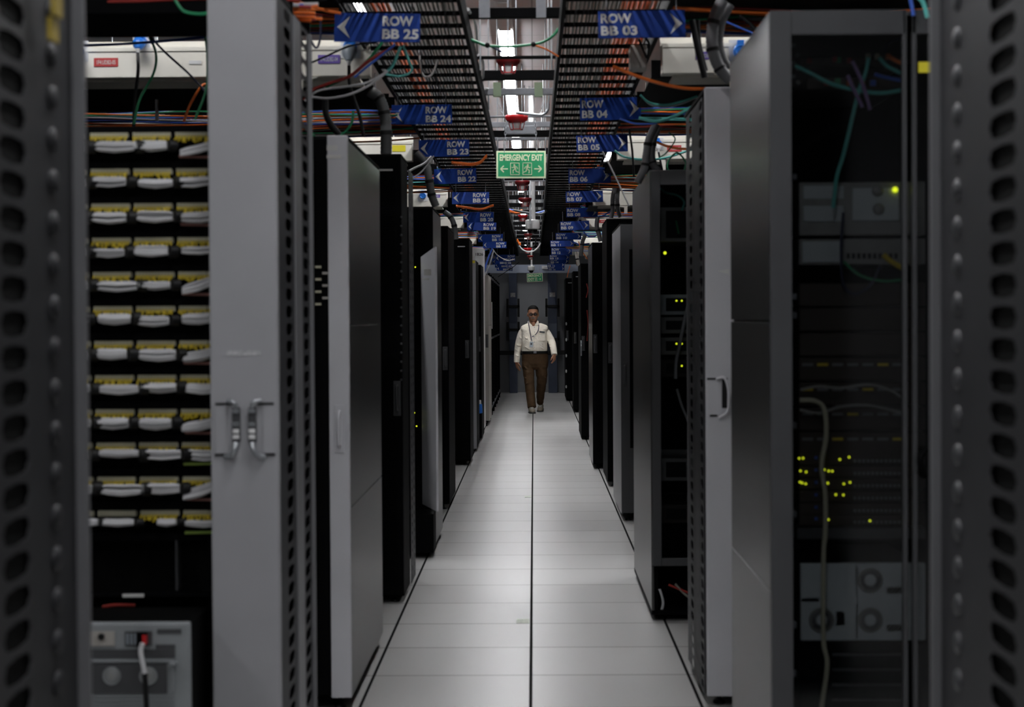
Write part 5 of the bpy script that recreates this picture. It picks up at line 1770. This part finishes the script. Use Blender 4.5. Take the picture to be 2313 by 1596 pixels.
# nose, brow, cheeks, ears
g.tube([Vector((hc, MY - .082, hz(418))), Vector((hc, MY - .094, hz(435))), Vector((hc, MY - .104, hz(448))), Vector((hc, MY - .088, hz(455)))], [.008, .010, .014, .010], 10)
g.ell((hc - .013, MY - .088, hz(451)), (.008, .010, .007)); g.ell((hc + .013, MY - .088, hz(451)), (.008, .010, .007))
g.ell((hc, MY - .078, hz(408)), (.048, .016, .010))
for s in (-1, 1):
    g.ell((hc + s * .036, MY - .062, hz(452)), (.022, .020, .020))
    g.ell((hc + s * .080, MY + .012, hz(428)), (.010, .020, .030), Matrix.Rotation(R(10 * s), 3, 'Z'))
g.ell((hc, MY - .078, hz(477)), (.022, .012, .008))
g.ell((hc, MY - .062, hz(490)), (.022, .016, .014))
g.ell((hc + .004, MY - .038, hz(528)), (.027, .044, .040))
# neck and trunk
g.rings([(hc + .004, MY + .03, hz(560), .085, .07), (hc + .002, MY + .025, hz(530), .060, .060), (hc, MY + .02, hz(500), .056, .060), (hc, MY + .012, hz(470), .056, .060)], 20)
g.rings([(V(500, 0).x, MY + .02, hz(920), .12, .08), (V(500, 0).x, MY + .01, hz(780), .13, .09), (V(498, 0).x, MY + .02, hz(650), .13, .09), (V(497, 0).x, MY + .03, hz(570), .12, .06), (hc, MY + .03, hz(530), .06, .06)], 20)


def hand(base, direc, side, palm_n, spread, curl, thumb_side):
    """base: wrist; direc: unit vector to the fingers; thumb_side: unit vector towards the thumb; palm_n: palm normal (fingers curl to it)"""
    d = direc.normalized()
    n = palm_n.normalized()
    ts = thumb_side.normalized()
    rot = Matrix((ts, n, d)).transposed()
    g.ell(base + d * .045, (.038, .017, .052), rot, 16, 12)
    g.tube([base - d * .05, base, base + d * .02], [(.026, .022), (.025, .019), (.028, .017)], 12)
    for k in range(4):
        u = (1.5 - k) * .0185
        ln = [.062, .072, .068, .052][k]
        p = base + d * (.082 - .004 * abs(k - 1)) + ts * u
        pts = [p - d * .02, p]
        dd = d.copy()
        for q in range(3):
            ang = curl * (.55 + .25 * q + .08 * k)
            dd = (dd * math.cos(ang) + n * math.sin(ang)).normalized()
            pts.append(pts[-1] + dd * ln * [.42, .32, .26][q])
        g.tube(pts, [.0095, .0092, .0086, .0080, .0066], 8)
    p = base + d * .022 + ts * .030
    dd = (d * .75 + ts * .65 + n * .15).normalized()
    q1 = p + dd * .036
    q2 = q1 + (d * .9 + ts * .15 + n * .35).normalized() * .028
    q3 = q2 + (d * .9 + n * .45).normalized() * .022
    g.tube([p - dd * .015, p, q1, q2, q3], [.012, .0125, .0105, .0095, .007], 8)


# image-left hand hangs a little behind, back of the hand to the front
wl = V(314, 925, .06)
hand(wl, Vector((.15, .05, -1)), -1, Vector((.75, .55, .1)), 1, .38, Vector((.55, -.8, 0)))
# image-right hand swung forward, fingers curled
wr = V(712, 842, -.17)
hand(wr, Vector((-.02, -.10, -1)), 1, Vector((-.80, .55, 0)), 1, .62, Vector((-.55, -.80, 0)))
# hidden forearms joining the hands to the trunk so the body is one surface
g.tube([V(385, 580, .03), V(346, 690, .055), V(326, 820, .07), wl], [.03, .026, .025, .024], 12)
g.tube([V(615, 580, .03), V(660, 660, .02), V(685, 708, .0), V(702, 770, -.08), wr], [.03, .026, .026, .025, .024], 12)
# hidden legs and ankles
g.tube([V(440, 880, 0), V(440, 1010, -.03), V(450, 1140, -.11), V(477, 1405, -.24)], [.05, .045, .04, .034], 14)
g.tube([V(565, 880, 0), V(576, 1010, -.005), V(581, 1110, .01), V(570, 1250, .13), V(564, 1362, .26)], [.05, .045, .04, .036, .034], 14)
body = remeshed(g, 'body', 'skin', man, .0055, 2)

# --- hair
g = MB()
g.rings([(hc, MY + .040, hz(440), .070, .060), (hc, MY + .032, hz(410), .081, .078), (hc, MY + .022, hz(385), .083, .090), (hc, MY + .012, hz(366), .080, .098),
         (hc, MY + .009, hz(350), .070, .086), (hc, MY + .011, hz(338), .053, .066), (hc, MY + .012, hz(329), .032, .042), (hc, MY + .012, hz(325), .012, .016)], 28)
remeshed(g, 'hair', 'hair', body, .005, 3)
# moustache, brows, eyes, glasses
MB().tube([Vector((hc - .030, MY - .078, hz(470))), Vector((hc - .016, MY - .092, hz(462))), Vector((hc, MY - .096, hz(460))), Vector((hc + .016, MY - .092, hz(462))), Vector((hc + .030, MY - .078, hz(470)))],
          [.004, .0075, .0075, .0075, .004], 8).build('moustache', 'grey_hair', body)
MB().tube([Vector((hc - .022, MY - .083, hz(478))), Vector((hc, MY - .093, hz(476))), Vector((hc + .022, MY - .083, hz(478)))], [.002, .0045, .002], 8).build('lips', 'lip', body)
gl = MB()
ln = MB()
for s in (-1, 1):
    cx = hc + s * .031
    MB().ell((cx, MY - .076, hz(427)), (.012, .008, .006), nu=12, nv=8).build('eye', 'eye', body)
    MB().tube([Vector((cx - .018, MY - .088, hz(408))), Vector((cx, MY - .095, hz(404))), Vector((cx + .018, MY - .088, hz(409)))], .0035, 6).build('eyebrow', 'hair', body)
    pts = [Vector((cx + .027 * math.copysign(abs(math.cos(a)) ** .7, math.cos(a)), MY - .101 + .010 * (abs(math.cos(a)) * (1 if math.cos(a) * s > 0 else 0)), hz(426) + .017 * math.copysign(abs(math.sin(a)) ** .8, math.sin(a)))) for a in [2 * PI * q / 20 for q in range(20)]]
    gl.tube(pts, .0018, 6, closed=True)
    gl.tube(pts[1:10], .0032, 6)
    ln.add(pts, [tuple(range(20))])
    gl.tube([Vector((cx + s * .027, MY - .092, hz(421))), Vector((hc + s * .078, MY - .03, hz(421))), Vector((hc + s * .083, MY + .015, hz(420)))], .0022, 6)
gl.tube([Vector((hc - .005, MY - .103, hz(422))), Vector((hc + .005, MY - .103, hz(422)))], .002, 6)
glasses = gl.build('glasses', 'c_black', body)
o_ = ln.build('lenses', glass_mat('tinted_lens', (.62, .66, .72)), glasses)
sm = o_.modifiers.new('t', 'SOLIDIFY'); sm.thickness = .002

# --- shirt
g = MB()
def X(cx):
    return V(cx, 0).x
def ring(cl, cr, cy, ry, dy=0.0, pw=.85):
    return ((X(cl) + X(cr)) / 2, MY + dy, hz(cy), (X(cr) - X(cl)) / 2, ry, pw)
g.rings([ring(366, 632, 826, .118, .0), ring(362, 636, 806, .128, -.004), ring(361, 636, 770, .134, -.010), ring(364, 634, 720, .134, -.010), ring(366, 631, 660, .128, .0),
         ring(364, 634, 610, .120, .008), ring(353, 648, 580, .112, .014), ring(356, 644, 556, .100, .022), ring(372, 630, 540, .086, .030), ring(402, 598, 527, .066, .036), ring(424, 572, 518, .052, .038)], 32)
# sleeves
g.tube(smooth_path([V(396, 578, .03), V(374, 612, .04), V(349, 680, .055), V(334, 740, .065), V(322, 820, .07), V(316, 905, .062), V(315, 928, .06)], 3),
       [(.046, .052)] * 3 + [(.053, .058)] * 3 + [(.050, .054)] * 3 + [(.046, .052)] * 3 + [(.045, .048)] * 3 + [(.041, .044)] * 3 + [(.039, .040)], 16)
g.tube(smooth_path([V(604, 578, .03), V(630, 612, .03), V(660, 662, .02), V(684, 705, .0), V(700, 760, -.07), V(710, 820, -.15), V(713, 846, -.17)], 3),
       [(.046, .052)] * 3 + [(.053, .058)] * 3 + [(.052, .056)] * 3 + [(.048, .053)] * 3 + [(.046, .050)] * 3 + [(.043, .045)] * 3 + [(.041, .042)], 16)
# soft folds
for (x0_, y0_, x1_, y1_, dy_) in ((420, 700, 520, 790, -.126), (520, 690, 610, 770, -.128), (400, 760, 480, 800, -.126), (560, 640, 600, 720, -.120), (640, 700, 700, 735, -.03), (300, 790, 345, 815, .03), (500, 650, 600, 740, -.130), (430, 650, 470, 790, -.130), (520, 730, 625, 800, -.128), (380, 640, 440, 690, -.118), (660, 760, 725, 775, -.11), (650, 730, 715, 745, -.07), (300, 850, 340, 862, .02), (345, 650, 372, 690, .0), (665, 790, 735, 800, -.15), (310, 740, 360, 755, .02)):
    g.tube([V(x0_, y0_, dy_), V((x0_ + x1_) / 2, (y0_ + y1_) / 2 + 4, dy_ - .003), V(x1_, y1_, dy_)], [.004, .009, .004], 8)
shirt = remeshed(g, 'shirt', 'shirt', man, .007, 3)
# collar wings, placket, cuffs, pocket
for s in (-1, 1):
    c0 = Vector((hc + s * .050, MY - .028, hz(486)))
    g = MB()
    pts = [Vector((hc + s * .066, MY + .012, hz(486))), Vector((hc + s * .052, MY - .040, hz(506))), Vector((hc + s * .012, MY - .066, hz(545))), Vector((hc + s * .078, MY - .076, hz(534))), Vector((hc + s * .082, MY - .02, hz(503)))]
    g.add(pts, [(0, 1, 2, 3, 4)])
    o_ = g.build('collar', 'shirt', shirt)
    sm = o_.modifiers.new('t', 'SOLIDIFY'); sm.thickness = .006
MB().box(hc + .006, hc + .030, MY - .146, MY - .126, hz(800), hz(640)).build('placket', 'shirt', shirt, .002)
MB().box(X(540), X(612), MY - .1365, MY - .122, hz(705), hz(628)).build('chest_pocket', 'shirt', shirt, .002)
for cy in (560, 610, 660, 715, 770):
    MB().lathe([(.006, 0), (.006, -.003), (.003, -.004)], (hc + .018, MY - (.105 if cy < 600 else .132 if cy < 640 else .147), hz(cy)), 10, 'y').build('button', 'paper', shirt)
# pens and spectacle case in the pocket
MB().obox(V(584, 608, -.142), (.078, .014, .026), Matrix.Rotation(R(6), 3, 'Y')).build('pocket_case', 'c_greyd', shirt, .003)
# cuffs
MB().tube([V(316, 895, .062), V(315, 930, .060)], [(.045, .047), (.042, .043)], 18).build('cuff', 'shirt', shirt)
MB().tube([V(708, 812, -.145), V(713, 848, -.172)], [(.047, .048), (.045, .045)], 18).build('cuff', 'shirt', shirt)
# lanyard and badge
MB().tube(smooth_path([Vector((hc - .064, MY - .012, hz(490))), V(442, 520, -.078), V(452, 580, -.125), V(464, 640, -.138), V(470, 690, -.143)], 5), [(.0052, .003)] * 21, 8).build('lanyard', 'c_navy', man)
MB().tube(smooth_path([Vector((hc + .075, MY - .010, hz(510))), V(549, 545, -.078), V(542, 590, -.125), V(520, 628, -.138), V(490, 650, -.142), V(478, 658, -.143)], 5), [(.0052, .003)] * 26, 8).build('lanyard', 'c_navy', man)
MB().box(X(466), X(476), MY - .150, MY - .144, hz(706), hz(688)).build('badge_clip', 'galv', man)
MB().obox(V(471, 738, -.150), (.052, .003, .080), Matrix.Rotation(R(4), 3, 'Y')).build('badge', mat('badge_card', (.50, .55, .58), .35), man, .001)
MB().obox(V(470, 733, -.1525), (.022, .002, .026), Matrix.Rotation(R(4), 3, 'Y')).build('badge_photo', 'c_greyd', man)

# --- trousers
g = MB()
g.rings([ring(372, 630, 818, .116, .0), ring(364, 640, 850, .122, .0), ring(362, 646, 900, .126, .004), ring(368, 645, 950, .124, .004), ring(378, 640, 985, .112, .004), ring(400, 620, 1008, .08, .004)], 32)
# leading leg (image left), trailing leg (image right)
g.tube(smooth_path([V(437, 930, .0), V(440, 1010, -.03), V(446, 1090, -.08), V(452, 1160, -.12), V(460, 1250, -.16), V(470, 1340, -.21), V(477, 1402, -.24)], 3),
       [(.095, .105)] * 3 + [(.083, .095)] * 3 + [(.076, .084)] * 3 + [(.071, .078)] * 3 + [(.066, .073)] * 3 + [(.064, .070)] * 3 + [(.064, .068)], 20)
g.tube(smooth_path([V(570, 930, .0), V(576, 1010, -.005), V(582, 1090, .0), V(578, 1160, .04), V(570, 1250, .13), V(565, 1330, .22), V(564, 1362, .26)], 3),
       [(.098, .105)] * 3 + [(.086, .095)] * 3 + [(.076, .084)] * 3 + [(.069, .078)] * 3 + [(.060, .073)] * 3 + [(.052, .066)] * 3 + [(.051, .064)], 20)
for (x0_, y0_, x1_, y1_, dy_) in ((385, 960, 450, 1020, -.118), (395, 1080, 450, 1130, -.155), (405, 1150, 470, 1135, -.185), (560, 1060, 630, 1090, -.075), (550, 1120, 620, 1150, -.04), (430, 1390, 500, 1370, -.275), (440, 1350, 510, 1385, -.27)):
    g.tube([V(x0_, y0_, dy_), V((x0_ + x1_) / 2, (y0_ + y1_) / 2 + 5, dy_ - .004), V(x1_, y1_, dy_)], [.005, .012, .005], 8)
trousers = remeshed(g, 'trousers', 'trousers', man, .007, 3)
g = MB()
g.rings([ring(362, 640, 838, .128, -.002), ring(362, 640, 812, .130, -.004)], 32)
belt = g.build('belt', 'c_black', man)
MB().box(X(488), X(520), MY - .139, MY - .128, hz(836), hz(815)).build('buckle', 'galvd', belt, .002)


# --- shoes
def shoe(cx, base_y, z0, lift, yawd):
    g = MB()
    c = Vector((cx, base_y, z0))
    ry = Matrix.Rotation(R(yawd), 3, 'Z') @ Matrix.Rotation(R(lift), 3, 'X')
    # profile stations from heel (+y) to toe (-y): (y, halfwidth, height)
    st = [(.115, .022, .060), (.10, .034, .085), (.05, .038, .098), (.0, .040, .082), (-.06, .046, .062), (-.11, .046, .050), (-.145, .036, .040), (-.165, .016, .026)]
    seg = 14
    vs = []
    for y, w_, h_ in st:
        for k in range(seg):
            a = 2 * PI * k / seg
            x = w_ * math.cos(a)
            z = h_ * .5 + h_ * .5 * math.sin(a)
            if math.sin(a) < 0:
                x = w_ * math.copysign(abs(math.cos(a)) ** .4, math.cos(a))
            vs.append(c + ry @ Vector((x, y, z + .014)))
    fs = []
    n = len(st)
    for i in range(n - 1):
        for k in range(seg):
            fs.append((i * seg + k, i * seg + (k + 1) % seg, (i + 1) * seg + (k + 1) % seg, (i + 1) * seg + k))
    fs.append(tuple(range(seg))); fs.append(tuple((n - 1) * seg + k for k in range(seg)))
    g.add(vs, fs, True)
    sh = g.build('shoe', 'shoe', man)
    sh.modifiers.new('s', 'SUBSURF').levels = 1
    sh.modifiers['s'].render_levels = 2
    outl = [(w_ * 1.06, y) for y, w_, h_ in st] + [(-w_ * 1.06, y) for y, w_, h_ in reversed(st)]
    s2 = MB()
    nn = len(outl)
    s2.add([c + ry @ Vector((x, y, 0)) for x, y in outl] + [c + ry @ Vector((x, y, .020)) for x, y in outl],
           [tuple(range(nn)), tuple(range(2 * nn - 1, nn - 1, -1))] + [(i, (i + 1) % nn, nn + (i + 1) % nn, nn + i) for i in range(nn)])
    s2.build('sole', 'sole', sh, .003)
    l_ = MB()
    for q in range(4):
        y = -.02 - q * .022
        hh = .092 - q * .009
        l_.tube([c + ry @ Vector((-.02, y, hh)), c + ry @ Vector((0, y, hh + .006)), c + ry @ Vector((.02, y, hh))], .003, 6)
    l_.build('laces', 'paper', sh)


shoe(X(464), MY - .26, 0.0, 0, 8)
shoe(X(563), MY + .27, 0.012, 7, -6)
